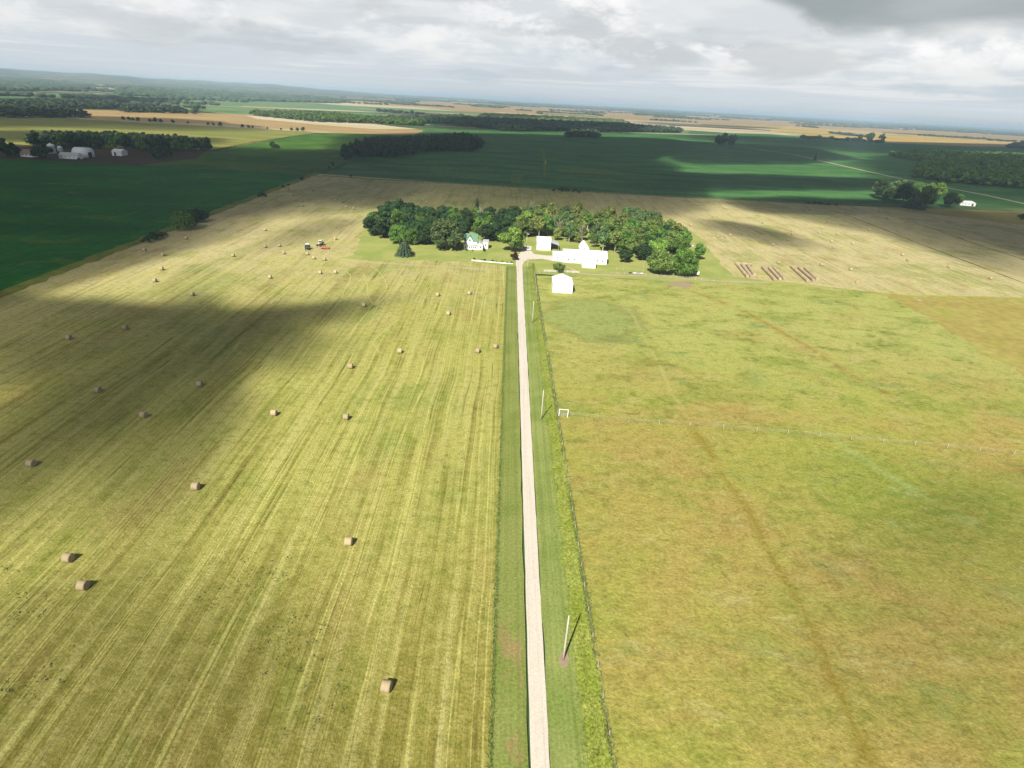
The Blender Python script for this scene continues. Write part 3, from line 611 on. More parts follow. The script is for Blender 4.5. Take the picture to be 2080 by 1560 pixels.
def tree(p, h, shape, leaf, label, group=None, wid=1., name=None, k=None):
    "p ground point (world x,y), h height in metres"
    NT_[0] += 1; k = NT_[0] % 3 if k is None else k
    if shape == 'bare':
        t = empty('bare_tree', (p[0], p[1], 0), tr_rng.uniform(0, 6.28), (h * wid, h * wid, h)); tag(t, label, 'tree', group)
        link(bpy.data.objects.new('branches', BARE[k]), t); return t
    nm = name or NAMES[shape]; cat = 'shrub' if shape == 'bush' else 'tree'
    t = empty(nm, (p[0], p[1], 0), tr_rng.uniform(0, 6.28), (h * wid, h * wid, h)); tag(t, label, cat, group)
    link(bpy.data.objects.new('crown', get_crown(shape, leaf, k)), t)
    if shape != 'bush': link(bpy.data.objects.new('trunk', (PTRUNK[k % 2] if shape in ('sparse',) else TRUNK[k])), t)
    else: t['category'] = 'shrub'
    return t
def T(x, y, hp, shape, leaf, label, group=None, wid=1., **kw):
    "tree whose foot is at photo pixel x,y and which looks hp photo pixels tall"
    p = at(x, y); d = math.hypot(p[0], p[1]); el_ = math.atan2(H, d)
    h = hp * mpp(x, y) / math.cos(el_); return tree(p[:2], h, shape, leaf, label, group, wid, **kw)
def inpoly(x, y, P):
    c = False; j = len(P) - 1
    for i in range(len(P)):
        if (P[i][1] > y) != (P[j][1] > y) and x < (P[j][0] - P[i][0]) * (y - P[i][1]) / (P[j][1] - P[i][1]) + P[i][0]: c = not c
        j = i
    return c
def scatter(pix, sp, seed, jit=.38, spy=None):
    P = [at(*q)[:2] for q in pix]; rg = np.random.RandomState(seed); xs = [p[0] for p in P]; ys = [p[1] for p in P]; out = []
    spy = spy or sp; r = 0; y = min(ys)
    while y < max(ys):
        x = min(xs) + (sp / 2 if r % 2 else 0)
        while x < max(xs):
            q = (x + rg.normal() * sp * jit * .5, y + rg.normal() * spy * jit * .5)
            if inpoly(q[0], q[1], P): out.append(q)
            x += sp
        y += spy; r += 1
    return out
G1 = 'trees of the farmyard grove'
# landmarks of the grove, named one by one
T(822, 519, 35, 'spruce', 'leaf_spruce', 'blue-green spruce standing alone on the lawn left of the farmhouse', wid=1.0)
T(907, 506, 62, 'wide', 'leaf_grey', 'great spreading grey-green oak just left of the farmhouse, in front of the dark grove', wid=.95, name='oak_tree')
T(1039, 511, 50, 'round', 'leaf_bright', 'bright green round maple between the farmhouse and the gravel yard', wid=1.05, name='maple_tree')
T(1045, 528, 15, 'bush', 'leaf_plum', 'low dark plum-leaved tree beside the bend where the drive meets the yard', wid=.85, name='plum_tree')
T(1134, 553, 20, 'round', 'leaf_olive', 'small round tree with bare stem by the track behind the pale front shed', wid=1.35, name='apple_tree')
T(968, 442, 42, 'pine', 'leaf_dark', 'slim dark pine rising above the back edge of the grove behind the house', wid=1.0)
T(1340, 556, 50, 'wide', 'leaf_olive', 'broad olive-green tree at the right front corner of the grove, left of its darker twin', wid=.90)
T(1385, 560, 54, 'wide', 'leaf_mid', 'broad mid-green tree at the right front corner of the grove, next to the parked wagon', wid=.82)
T(1270, 533, 26, 'round', 'leaf_dark', 'low dense dark green tree right of the long white barn', wid=1.1)
T(1372, 498, 44, 'round', 'leaf_yellow', 'yellow-green tree at the right side of the grove behind the two broad trees', wid=1.1)
T(1088, 478, 40, 'round', 'leaf_yellow', 'yellow-green tree behind the yard lamp, left of the tall white shed', wid=.9)
T(1068, 470, 42, 'round', 'leaf_bright', 'light green tree at the back of the gravel yard right of the maple', wid=.9)
T(1418, 528, 34, 'tall', 'leaf_mid', 'narrow green tree leaning out at the far right tip of the grove', wid=1.)
T(1224, 512, 55, 'sparse', 'leaf_grey', 'thin pale-trunked poplar behind the right half of the long barn', wid=.8, name='poplar_tree')
T(1112, 478, 44, 'bare', '', 'bare grey-branched tree rising behind the tall white shed', wid=.9)
T(1135, 482, 40, 'bare', '', 'bare grey-branched tree behind the open lean-to', wid=.9)
T(1180, 492, 36, 'bare', '', 'bare twiggy tree behind the middle of the long white barn', wid=1.2)
T(1080, 452, 46, 'bare', '', 'bare pale tree at the back of the grove behind the yard', wid=.8)
T(975, 462, 44, 'bare', '', 'bare pale tree in the dark grove behind the farmhouse', wid=.8)
T(798, 462, 30, 'bare', '', 'bare-topped pale tree in the left part of the grove', wid=.8)
T(843, 480, 28, 'bare', '', 'dead greyish tree between dark crowns left of the great oak', wid=.8)
T(1275, 462, 42, 'sparse', 'leaf_grey', 'thin pale-trunked poplar at the back of the grove, left of the poplar clump', wid=.9, name='poplar_tree')
for i, (x, y) in enumerate([(1290, 452), (1304, 455), (1318, 458), (1332, 461), (1298, 462), (1324, 468)]):
    T(x, y, 30, 'tall', 'leaf_grey', 'grey-green poplar in the clump at the back right of the grove', 'poplars of the back right clump', wid=1.2, name='poplar_tree')
def grove(pix, sp, seed, shapes, leaves, hr, lab, group=G1, spy=None, names=None):
    rg = np.random.RandomState(seed); L = scatter(pix, sp, seed, spy=spy); cn = dict(leaf_dark='dark green', leaf_mid='mid green', leaf_bright='bright green', leaf_yellow='yellow-green', leaf_grey='grey-green', leaf_olive='olive green')
    sn = dict(round='round', tall='tall', sparse='thin', wide='broad', faroak='round', fartall='tall')
    for p in L:
        s = shapes[rg.randint(len(shapes))]; l = leaves[rg.randint(len(leaves))]
        tree(p, rg.uniform(*hr), s, l, '%s %s tree %s' % (sn[s], cn[l], lab), group + ', ' + lab + ', ' + cn[l] + ' ' + sn[s], wid=rg.uniform(.9, 1.2))
    return len(L)
grove([(742, 488), (790, 494), (862, 503), (880, 486), (760, 470), (745, 476)], 8.6, 1, ['round', 'wide', 'tall'], ['leaf_dark', 'leaf_dark', 'leaf_dark', 'leaf_mid'], (8.5, 12.5), 'on the front edge of the grove, left of the great oak')
grove([(748, 476), (880, 484), (880, 455), (790, 440), (765, 455)], 10.5, 2, ['round', 'tall'], ['leaf_dark', 'leaf_dark', 'leaf_dark', 'leaf_mid'], (11, 15), 'deep in the left end of the grove')
grove([(885, 490), (1040, 490), (1050, 452), (880, 450)], 10.5, 3, ['round', 'tall'], ['leaf_dark', 'leaf_dark', 'leaf_dark', 'leaf_mid'], (10.5, 14), 'in the dark middle of the grove behind the farmhouse')
grove([(1050, 484), (1122, 490), (1170, 502), (1250, 512), (1262, 480), (1150, 468), (1060, 464)], 9.6, 4, ['round', 'tall', 'sparse', 'tall'], ['leaf_mid', 'leaf_yellow', 'leaf_grey', 'leaf_mid', 'leaf_olive'], (7, 14), 'behind the white barns, in the front rows')
grove([(1050, 461), (1150, 465), (1290, 478), (1280, 458), (1150, 446), (1060, 446)], 10.5, 5, ['tall', 'round', 'sparse', 'sparse'], ['leaf_mid', 'leaf_olive', 'leaf_grey', 'leaf_yellow'], (9, 15), 'behind the white barns, at the back edge')
grove([(1245, 520), (1300, 530), (1400, 520), (1400, 500), (1345, 470), (1262, 476)], 10.2, 6, ['round', 'tall'], ['leaf_mid', 'leaf_dark', 'leaf_mid', 'leaf_olive', 'leaf_bright', 'leaf_olive'], (8, 13.5), 'in the right end of the grove beyond the long barn')
# hedge line along the left edge of the hay field
T(372, 467, 38, 'willow', 'leaf_mid', 'spreading willow with hanging branches on the left field edge', wid=1.0)
T(388, 463, 34, 'willow', 'leaf_dark', 'darker willow just right of the spreading one on the left field edge', wid=.7)
T(402, 452, 28, 'round', 'leaf_dark', 'round tree at the far end of the willow clump on the left field edge', wid=1.2)
T(414, 449, 22, 'round', 'leaf_dark', 'smallest round tree of the willow clump, at its right end', wid=1.3)
T(299, 493, 13, 'bush', 'leaf_dark', 'low dark shrub at the near end of the left field edge bushes', wid=1.2)
T(312, 488, 16, 'bush', 'leaf_dark', 'middle shrub of the near bushes on the left field edge', wid=1.1)
T(322, 484, 18, 'bush', 'leaf_mid', 'tallest leafy shrub of the near bushes on the left field edge', wid=.9)
T(334, 480, 10, 'bush', 'leaf_mid', 'small shrub at the far end of the near bushes on the left field edge', wid=1.0)
T(361, 466, 6, 'bush', 'leaf_dark', 'tiny dark shrub at the foot of the spreading willow', wid=1.2)
T(533, 400, 11, 'bush', 'leaf_dark', 'dark round shrub alone on the left field edge halfway to the far corner', wid=1.25)
T(575, 382, 6, 'bush', 'leaf_dark', 'tiny dark shrub on the left field edge near the far corner', wid=.8)
T(586, 377, 4, 'bush', 'leaf_dark', 'tiniest shrub on the left field edge near the far corner', wid=1.2)
T(613, 366, 7, 'bush', 'leaf_dark', 'small dark shrub on the left field edge close to the far corner', wid=.9)
T(669, 344, 8, 'tall', 'leaf_dark', 'small dark tree at the left foot of the square wood', wid=1.)
T(676, 339, 9, 'tall', 'leaf_dark', 'small tree right against the left tip of the square wood', wid=.9)
T(713, 360, 6, 'bush', 'leaf_dark', 'lone tiny shrub on the far edge of the hay field', wid=.7)
for i, (x, y, h, l) in enumerate([(1125, 388, 5, 'leftmost'), (1140, 389, 8, 'second'), (1152, 389, 7, 'third'), (1168, 391, 8, 'fourth and largest'), (1176, 392, 5, 'rightmost')]):
    T(x, y, h, 'bush', 'leaf_dark', l + ' of the dark shrubs on the far field edge behind the grove', 'shrubs on the far field edge', wid=1.2)
for i, (x, y, h, l) in enumerate([(1642, 414, 5, 'leftmost'), (1655, 415, 6, 'second'), (1668, 416, 6, 'third'), (1682, 417, 5, 'fourth'), (1698, 418, 4, 'rightmost')]):
    T(x, y, h, 'bush', 'leaf_dark', l + ' of the low shrubs on the field edge left of the right-hand copse', 'shrubs left of the right copse', wid=1.5)
T(554, 300, 13, 'faroak', 'leaf_dark', 'lone dark tree standing in the green field right of the left farm', wid=1.0)
T(562, 301, 8, 'bush', 'leaf_dark', 'low bush beside the lone tree in the green field', wid=1.4)
T(1655, 325, 15, 'pine', 'leaf_dark', 'lone narrow dark tree at the far road corner', wid=1.3)
T(2074, 446, 12, 'bush', 'leaf_dark', 'dark shrub at the right picture edge in the brown field', wid=1.0)
T(1369, 263, 9, 'pine', 'leaf_dark', 'lone pole-like tree sticking up at the right end of the distant wood', wid=1.4)
for i, (x, y, h, l) in enumerate([(250, 243, 7, 'leftmost'), (262, 244, 7, 'second'), (270, 245, 6, 'third'), (281, 246, 8, 'fourth'), (305, 248, 7, 'fifth'), (316, 248, 9, 'sixth'), (327, 249, 8, 'seventh'), (351, 250, 7, 'eighth'), (382, 251, 5, 'ninth'), (423, 254, 6, 'tenth'), (433, 255, 6, 'eleventh'), (448, 256, 8, 'twelfth'), (493, 259, 7, 'thirteenth'), (505, 260, 6, 'fourteenth'), (513, 260, 5, 'fifteenth'), (543, 262, 4, 'sixteenth'), (571, 264, 4, 'seventeenth'), (592, 265, 6, 'eighteenth'), (604, 266, 7, 'nineteenth'), (616, 266, 8, 'rightmost')]):
    T(x, y, h, 'faroak', 'leaf_dark', l + ' tree from the left in the thin row along the distant tan field', 'thin row along the distant tan field', wid=1.2)
# copse with white buildings on the right
for i, (x, y, h, s, l, lab) in enumerate([
    (1778, 398, 30, 'tall', 'leaf_grey', 'leftmost thin grey-green tree of the right-hand copse'), (1792, 404, 40, 'round', 'leaf_dark', 'tall dark tree near the left end of the right-hand copse'),
    (1812, 409, 42, 'round', 'leaf_grey', 'tall greyish tree in the front row of the right-hand copse'), (1832, 414, 42, 'tall', 'leaf_dark', 'dark tree in the middle front of the right-hand copse'),
    (1856, 424, 36, 'spruce', 'leaf_spruce', 'dark spruce at the front corner of the right-hand copse'), (1876, 420, 42, 'round', 'leaf_mid', 'green tree beside the spruce of the right-hand copse'),
    (1905, 405, 34, 'tall', 'leaf_bright', 'light green tree at the gap of the right-hand copse'), (1928, 421, 30, 'round', 'leaf_dark', 'round dark tree left of the long white poultry house'),
    (1800, 392, 26, 'round', 'leaf_dark', 'dark tree at the back left of the right-hand copse'), (1830, 396, 30, 'round', 'leaf_grey', 'grey tree at the back middle of the right-hand copse'),
    (1860, 402, 32, 'round', 'leaf_mid', 'mid green tree at the back of the right-hand copse'), (1886, 402, 30, 'round', 'leaf_bright', 'bright tree at the back right of the right-hand copse'),
    (1845, 412, 36, 'round', 'leaf_dark', 'dark tree inside the right-hand copse'), (1943, 416, 22, 'round', 'leaf_mid', 'small round tree touching the long white poultry house')]):
    T(x, y, h, s, l, lab, 'trees of the right-hand copse', wid=1.05)
# nearer woods and copses, tree by tree
def wood(pix, sp, seed, hr, lab, group, leaves=('leaf_dark',), shapes=('faroak', 'fartall'), spy=None):
    return grove(pix, sp, seed, list(shapes), list(leaves), hr, lab, group, spy)
wood([(683, 334), (722, 322), (830, 320), (850, 308), (962, 312), (980, 297), (960, 303), (846, 303), (828, 314), (722, 316), (686, 328)], 17, 11, (13, 20), 'at the front of the dark wood beyond the hay field', 'front trees of the dark wood beyond the hay field', spy=16)
wood([(50, 299), (150, 303), (260, 303), (300, 311), (420, 308), (438, 302), (300, 303), (260, 297), (150, 297), (55, 293)], 15, 12, (11, 17), 'at the front of the windbreak behind the left farm', 'front trees of the windbreak behind the left farm', ('leaf_dark', 'leaf_dark', 'leaf_mid'), spy=14)
wood([(300, 318), (330, 326), (350, 318), (320, 312)], 11, 13, (8, 11), 'at the right end of the left farmyard', 'trees at the right end of the left farmyard')
for x, y, h, l in [(12, 318, 36, 'large dark tree at the left picture edge beside the left farm'), (28, 316, 26, 'dark tree right of the large one at the left picture edge'), (80, 322, 26, 'round dark tree in front between the brown-roofed house and the bins'), (92, 323, 32, 'dark tree in front just left of the grain bins'), (160, 326, 6, 'tiny bush in front of the arched barn of the left farm')]:
    T(x, y, h, 'faroak', 'leaf_dark', l, wid=1.1)
wood([(1448, 296), (1496, 296), (1494, 286), (1452, 284)], 32, 14, (16, 24), 'in the small copse standing in the far crop field', 'trees of the small copse in the far crop field')
wood([(1742, 285), (1794, 287), (1790, 281), (1745, 280)], 58, 15, (16, 30), 'in the small distant copse before the golden field', 'trees of the distant copse before the golden field')
# ------------------------------------------------------------------ woods that read as one mass
def mass(name, label, areas, seed, leaf='leaf_far', cat='woodland'):
    "areas: (pixel outline, spacing, (h0,h1), subdivision)"
    rg = np.random.RandomState(seed); VV = []; FF_ = []; b = 0
    for pix, sp, hr, sub in areas:
        iv, if_ = ico(1 if sub == 2 else sub)
        if sub == 2:
            tp = [crown_broad(np.random.RandomState(300 + q), .95, 1, 130, .02, 11, .15) for q in range(5)]
            for q in scatter(pix, sp, seed + len(pix), spy=sp * 1.1):
                tv, tf = tp[rg.randint(5)]; h = rg.uniform(*hr); w = sp * rg.uniform(1.15, 1.6); a = rg.uniform(0, 6.28); ca, sa = math.cos(a), math.sin(a)
                V = np.column_stack([(tv[:, 0] * ca - tv[:, 1] * sa) * w + q[0], (tv[:, 0] * sa + tv[:, 1] * ca) * w + q[1], tv[:, 2] * h]); VV.append(V); FF_.append(tf + b); b += len(V)
            continue
        for q in scatter(pix, sp, seed + len(pix), spy=sp * 1.15):
            h = rg.uniform(*hr); w = sp * rg.uniform(.55, .8)
            nz = 1 + rg.normal(size=(len(iv), 1)) * (.16 if sub > 1 else .2)
            V = iv * nz * [w, w, h * .55] + [q[0], q[1], h * .48]; V[:, 2] = np.maximum(V[:, 2], -.5)
            VV.append(V); FF_.append(if_ + b); b += len(iv)
    me = np_mesh(name, np.vstack(VV), np.vstack(FF_), M[leaf]); o = link(bpy.data.objects.new(name, me))
    return tag(o, label, cat, None, 'stuff')
mass('dark_wood', 'dense tree mass filling the dark L-shaped wood beyond the hay field', [([(690, 330), (722, 320), (826, 318), (846, 306), (958, 308), (978, 294), (940, 287), (760, 299), (725, 309)], 9, (12, 18), 2)], 31)
mass('windbreak_trees', 'dense tree mass of the windbreak behind the left farm', [([(60, 297), (150, 298), (260, 297), (300, 302), (420, 303), (436, 299), (300, 288), (150, 283), (60, 288)], 8, (9, 14), 2)], 32)
mass('distant_wood', 'long dark wood across the middle distance behind the crop field', [([(740, 246), (900, 252), (1000, 262), (1200, 268), (1380, 270), (1384, 267), (1250, 256), (1100, 251), (960, 246), (940, 240), (860, 243)], 17, (12, 18), 2), ([(1010, 266), (1080, 267), (1080, 262), (1010, 262)], 17, (12, 17), 2), ([(1152, 279), (1214, 280), (1210, 272), (1160, 272)], 14, (10, 15), 2)], 21)
mass('distant_wood', 'strip of lighter wood along the pale field left of the middle', [([(512, 235), (640, 248), (760, 251), (860, 256), (860, 251), (700, 238), (600, 232), (515, 231)], 17, (10, 15), 2)], 22, 'leaf_mid')
mass('distant_wood', 'pale sunlit wood strip behind the long dark wood', [([(975, 240), (1100, 246), (1280, 254), (1260, 247), (1100, 239), (980, 235)], 22, (10, 15), 1)], 23, 'leaf_grey')
mass('distant_wood', 'large mixed wood at the right edge beyond the far road', [([(1855, 362), (1920, 372), (2300, 400), (2500, 380), (2080, 340), (1900, 330), (1870, 342)], 15, (12, 17), 2), ([(1800, 316), (1880, 330), (2300, 345), (2300, 325), (1900, 312)], 17, (8, 14), 2)], 24, 'leaf_mid')
mass('distant_wood', 'dark woods left of the tan field on the left side', [([(-300, 230), (0, 238), (60, 240), (130, 240), (200, 240), (110, 232), (60, 222), (0, 212), (-300, 200)], 20, (12, 17), 2), ([(60, 222), (250, 222), (245, 215), (60, 212)], 20, (13, 18), 2), ([(250, 228), (345, 230), (400, 232), (340, 224), (252, 220)], 20, (10, 15), 2)], 25)
mass('distant_wood', 'scattered far woods and tree belts below the left horizon', [([(0, 186), (180, 183), (175, 175), (100, 168), (-300, 164), (-300, 182)], 30, (12, 17), 1), ([(240, 194), (500, 205), (690, 210), (700, 206), (500, 192), (380, 186), (240, 186)], 28, (11, 16), 1), ([(240, 182), (480, 190), (420, 183), (250, 175)], 40, (12, 18), 1), ([(0, 164), (400, 176), (700, 192), (1000, 206), (960, 202), (700, 188), (300, 168), (-300, 152)], 85, (14, 20), 1)], 26)
mass('distant_wood', 'tree belts and small woods below the right horizon', [([(960, 216), (1018, 220), (1018, 217), (965, 214)], 45, (12, 17), 1), ([(1290, 234), (1390, 236), (1385, 232), (1300, 230)], 60, (13, 19), 1), ([(1560, 243), (1800, 258), (2100, 276), (2100, 271), (1800, 252), (1600, 240)], 70, (12, 18), 1), ([(2050, 300), (2200, 306), (2200, 296), (2060, 294)], 35, (12, 18), 1), ([(1000, 211), (1400, 231), (2300, 279), (2300, 275), (1400, 227), (1000, 207)], 120, (14, 22), 1)], 27)
# tree belts strung along the parcel edges of the far plain
def belts():
    rg = np.random.RandomState(77); iv, if_ = ico(1); VV = []; FF_ = []; b = 0
    for i in range(520):
        r = 2300 + 9500 * rg.uniform() ** 1.0; a = rg.uniform(-.72, .72); c = np.array([math.sin(a) * r, math.cos(a) * r]); L = rg.uniform(60, 420) * (.6 + r / 7000); th = rg.uniform(0, 60)
        if r < 4400 and a > -.42 and rg.uniform() < .85: continue
        if r < 8500 and a > -.14 and rg.uniform() < .80: continue
        d = np.array([1., 0]) if rg.uniform() < .8 else np.array([.0, 1.]); sp = 14 + r / 330
        for j in range(int(L / sp)):
            q = c + d * j * sp + rg.normal(size=2) * [3, th * .5]; h = rg.uniform(8, 15); w = sp * rg.uniform(.5, .8)
            V = iv * (1 + rg.normal(size=(len(iv), 1)) * .15) * [w, w, h * .55] + [q[0], q[1], h * .45]; VV.append(V); FF_.append(if_ + b); b += len(iv)
    o = link(bpy.data.objects.new('tree_belts', np_mesh('tree_belts', np.vstack(VV), np.vstack(FF_), M['leaf_far']))); tag(o, 'tree belts strung along field edges over the far plain to the horizon', 'tree belts', None, 'stuff'); print('belt blobs', len(VV))
belts()
# low wooded ridge on the left skyline
def ridge():
    V = []; Fs = []; nx = 120; ny = 5; rg = np.random.RandomState(4); ph = rg.uniform(0, 6, 5)
    for i in range(nx + 1):
        for j in range(ny + 1):
            u = i / nx; v = j / ny; az_ = R_(-52 + 43 * u); r = 6500 + 8500 * v
            e = math.sin(math.pi * min(1, max(0, u)) ** .8) ** .7 if 0 < u < 1 else 0
            z = -1 + (H + 4 + 8 * math.sin(u * 19 + ph[0]) + 7 * math.sin(u * 47 + ph[1]) + 4 * math.sin(u * 110 + ph[2])) * math.sin(math.pi * v * .5) * min(1, e * 1.3) * (1 if v < .99 else 1)
            V.append((math.sin(az_) * r, math.cos(az_) * r, z))
    for i in range(nx):
        for j in range(ny): a = i * (ny + 1) + j; Fs.append((a, a + ny + 1, a + ny + 2, a + 1))
    o = link(bpy.data.objects.new('hills', np_mesh('hills', V, Fs, M['farhill'], True))); o['kind'] = 'structure'
ridge()
# ------------------------------------------------------------------ bales
def make_bale():
    rg = np.random.RandomState(5); k = 36; R0 = .86; L = .68; V = []; Fs = []
    xs = [-L, -L * .97, -L * .6, -L * .2, L * .2, L * .6, L * .97, L]; rr = [.9, .985, 1.01, 1., 1., 1.01, .985, .9]
    for x, r in zip(xs, rr):
        for j in range(k):
            a = 6.283 * j / k; q = R0 * r * (1 + .018 * rg.normal()); z = q * math.sin(a); z = max(z, -R0 * .90)
            V.append((x, q * math.cos(a), z + R0 * .90))
    for i in range(len(xs) - 1):
        for j in range(k): Fs.append((i * k + j, i * k + (j + 1) % k, (i + 1) * k + (j + 1) % k, (i + 1) * k + j))
    me = bpy.data.meshes.new('bale_body'); me.from_pydata(V, [], Fs); me.materials.append(M['straw']); me.polygons.foreach_set('use_smooth', [True] * len(Fs))
    ends = []
    for sx in (-1, 1):
        W_ = []; Q = []; rings = [.9, .7, .45, .2]
        for t, r in enumerate(rings):
            for j in range(k):
                a = 6.283 * j / k; z = max(R0 * r * math.sin(a), -R0 * .90); W_.append((sx * (L - .002 * t + (.03 if t % 2 else 0)), R0 * r * math.cos(a), z + R0 * .90))
        for t in range(len(rings) - 1):
            for j in range(k): Q.append((t * k + j, t * k + (j + 1) % k, (t + 1) * k + (j + 1) % k, (t + 1) * k + j))
        Q.append(tuple(range((len(rings) - 1) * k, len(rings) * k)))
        e = bpy.data.meshes.new('bale_end'); e.from_pydata(W_, [], Q); e.materials.append(M['straw']); ends.append(e)
    return me, ends
BALE, BENDS = make_bale(); br = random.Random(3)
def bale(x, y, label, rz=None, group='round bales left lying on the mown hay fields', world=False, s=1.):
    # x,y = picture centre of the bale
    p = (x, y) if world else at(x, y, .85 * s)[:2]
    rz = br.uniform(-.2, .2) if rz is None else rz
    t = empty('round_bale', (p[0], p[1], 0), rz, s); tag(t, label, 'hay bale', group)
    link(bpy.data.objects.new('bale_body', BALE), t)
    for e in BENDS: link(bpy.data.objects.new('bale_end', e), t)
    return t
BALES = [
 (785, 1393, 'large round bale nearest the camera, alone low in the middle left field', -.10), (168, 1188, 'large round bale with loose hay at its foot, lower of the pair at lower left', -.05),
 (138, 1132, 'large round bale, upper of the pair at lower left', -.05), (708, 1099, 'round bale alone in the lower middle of the left field', .0), (397, 987, 'round bale alone in sunlight right of the shaded one at the left edge', .0),
 (63, 940, 'round bale in cloud shade close to the left picture edge', .0), (703, 846, 'right bale of the two level with the second utility pole', .0), (556, 838, 'left bale of the two level with the second utility pole, at the shade edge', .0),
 (291, 842, 'shaded round bale, nearest of three in the dark part of the left field', -.1), (198, 791, 'shaded round bale, leftmost of the three in the dark part of the left field', .0), (405, 779, 'shaded round bale, rightmost of the three in the dark part of the left field', .0),
 (712, 743, 'sunlit round bale, leftmost of the loose line of four in mid field', .0), (812, 712, 'sunlit round bale, second of the loose line of four in mid field', .0),
 (971, 712, 'sunlit round bale, lower left of the pair nearest the drive', -.35), (1007, 703, 'sunlit round bale closest of all to the drive', -.45), (911, 636, 'round bale alone below the far pair near the drive', -.2),
 (739, 619, 'round bale alone below the looping wheel marks', .0), (889, 598, 'left of the far pair of bales near the drive', -.25), (954, 595, 'right of the far pair of bales near the drive', -.55),
 (254, 665, 'round bale at the upper rim of the cloud shadow, right of its neighbour', .0), (139, 685, 'round bale at the upper rim of the cloud shadow, left one', .0), (390, 597, 'round bale alone just beyond the cloud shadow', .0),
 (314, 569, 'nearer of two bales one above the other near the left field edge', .0), (328, 545, 'farther of two bales one above the other near the left field edge', .1), (293, 507, 'bale beside the near bushes of the left field edge', .0),
 (331, 516, 'bale turned end-on near the left field edge bushes', 1.1), (378, 483, 'bale nearest the foot of the spreading willow', .1), (548, 562, 'bale alone halfway between the tractors and the cloud shadow', .1),
 (650, 553, 'left of the two bales below the tractors', .0), (681, 552, 'right of the two bales below the tractors', .0), (473, 518, 'bale alone left of the tractors in pale stubble', .1), (538, 466, 'bale alone upper left of the tractors', .1),
 (538, 500, 'leftmost bale on the level of the dark tractor', .1), (567, 498, 'bale just left of the dark tractor', .1), (576, 513, 'bale below and left of the dark tractor', .1), (624, 515, 'bale directly in front of the dark tractor', .1),
 (637, 523, 'dark bale standing in front of the tractors, right of the first', .1), (659, 526, 'bale in front of the red implement', .1), (681, 484, 'bale right behind the pale tractor', .9),
 (586, 383, 'leftmost tiny bale by the far left corner of the hay field', .1), (596, 388, 'tiny bale second from the far left corner', .1), (596, 396, 'tiny bale below the second one by the far left corner', .1), (636, 386, 'reddish tiny bale right of the far left corner', .1),
 (613, 408, 'upper of two tiny stacked-looking bales in far shaded stubble', .1), (614, 417, 'lower of two tiny stacked-looking bales in far shaded stubble', .1),
 (672, 400, 'first of the diagonal trio of tiny bales left of the grove', .1), (684, 404, 'second of the diagonal trio of tiny bales left of the grove', .1), (697, 408, 'third of the diagonal trio of tiny bales left of the grove', .1),
 (703, 420, 'left of two tiny bales nearest the grove left tip', .1), (718, 423, 'right of two tiny bales nearest the grove left tip', .1), (825, 372, 'tiny bale on the very far edge above the left grove', .1),
 (837, 394, 'tiny bale behind the left part of the grove', .1), (866, 411, 'tiny bale just over the tree tops of the left grove', .1), (900, 396, 'tiny bale behind the great oak', .1), (996, 389, 'tiny bale far behind the farmhouse pine', .1),
 (1166, 404, 'dark tiny bale behind the yard below the far shrubs', .1), (1230, 394, 'pale tiny bale by the far crop edge behind the barns', .1), (1275, 418, 'left of two pale bales beyond the poplar clump', .1), (1294, 420, 'right of two pale bales beyond the poplar clump', .1),
 (1390, 459, 'left of two bales just off the right side of the grove', .1), (1403, 457, 'right of two bales just off the right side of the grove', .1), (1442, 404, 'tiny bale at the far edge of the right hay field, leftmost', .1), (1447, 439, 'dark bale in the shaded left part of the right hay field', .1),
 (1495, 459, 'bale in shade above the stacked rows', .1), (1549, 452, 'pale bale in the shaded band above the stacked rows', .1), (1458, 480, 'leftmost of three bales in line above the first stack', .1), (1473, 481, 'middle of three bales in line above the first stack', .1),
 (1483, 477, 'rightmost of three bales in line above the first stack', .1), (1570, 496, 'bale alone above the middle stack', .1), (1600, 487, 'lowest bale of the column of three above the right stack', .1), (1609, 476, 'middle bale of the column of three above the right stack', .1),
 (1609, 468, 'topmost bale of the column of three above the right stack', .1), (1632, 426, 'left of the tiny pair near the far right field edge', .1), (1645, 426, 'right of the tiny pair near the far right field edge', .1), (1681, 449, 'bale midway between the far pair and the bright band', .1),
 (1663, 472, 'bale at the upper edge of the bright stubble band, left one', .1), (1701, 475, 'bale at the upper edge of the bright stubble band, right one', .1), (1702, 421, 'tiny bale in the far right by the field edge shrubs', .1), (1709, 436, 'tiny bale on the dark ditch line', .1),
 (1719, 431, 'tiny bale just above the dark ditch line', .1), (1689, 490, 'upper of two close bales in the bright stubble band', .1), (1693, 502, 'lower of two close bales in the bright stubble band', .1), (1732, 494, 'pale bale right of the close two in the bright band', .1),
 (1765, 466, 'bale between ditch line and bright band', .1), (1785, 429, 'tiny bale below the right-hand copse', .1), (1802, 443, 'bale between the two dark field lines, left one', .1), (1840, 450, 'bale between the two dark field lines, right one', .1),
 (1833, 517, 'upper of two bales low in the right hay field', .1), (1844, 528, 'lower of two bales low in the right hay field', .1), (1927, 541, 'bale beside the small weedy patch in the right hay field', .1), (2012, 565, 'large pale bale farthest right in the right hay field', .1),
 (1581, 533, 'tiny pale bale just above the middle stack rows', .1), (1669, 537, 'faint pale bale right above the right stack rows', .1), (1728, 547, 'tan bale right of the stacked rows', .1), (1742, 572, 'bale seen end-on right of the stacked rows near the pasture', 1.3)]
for x, y, l, rz in BALES: bale(x, y, l, rz + br.uniform(-.08, .08))
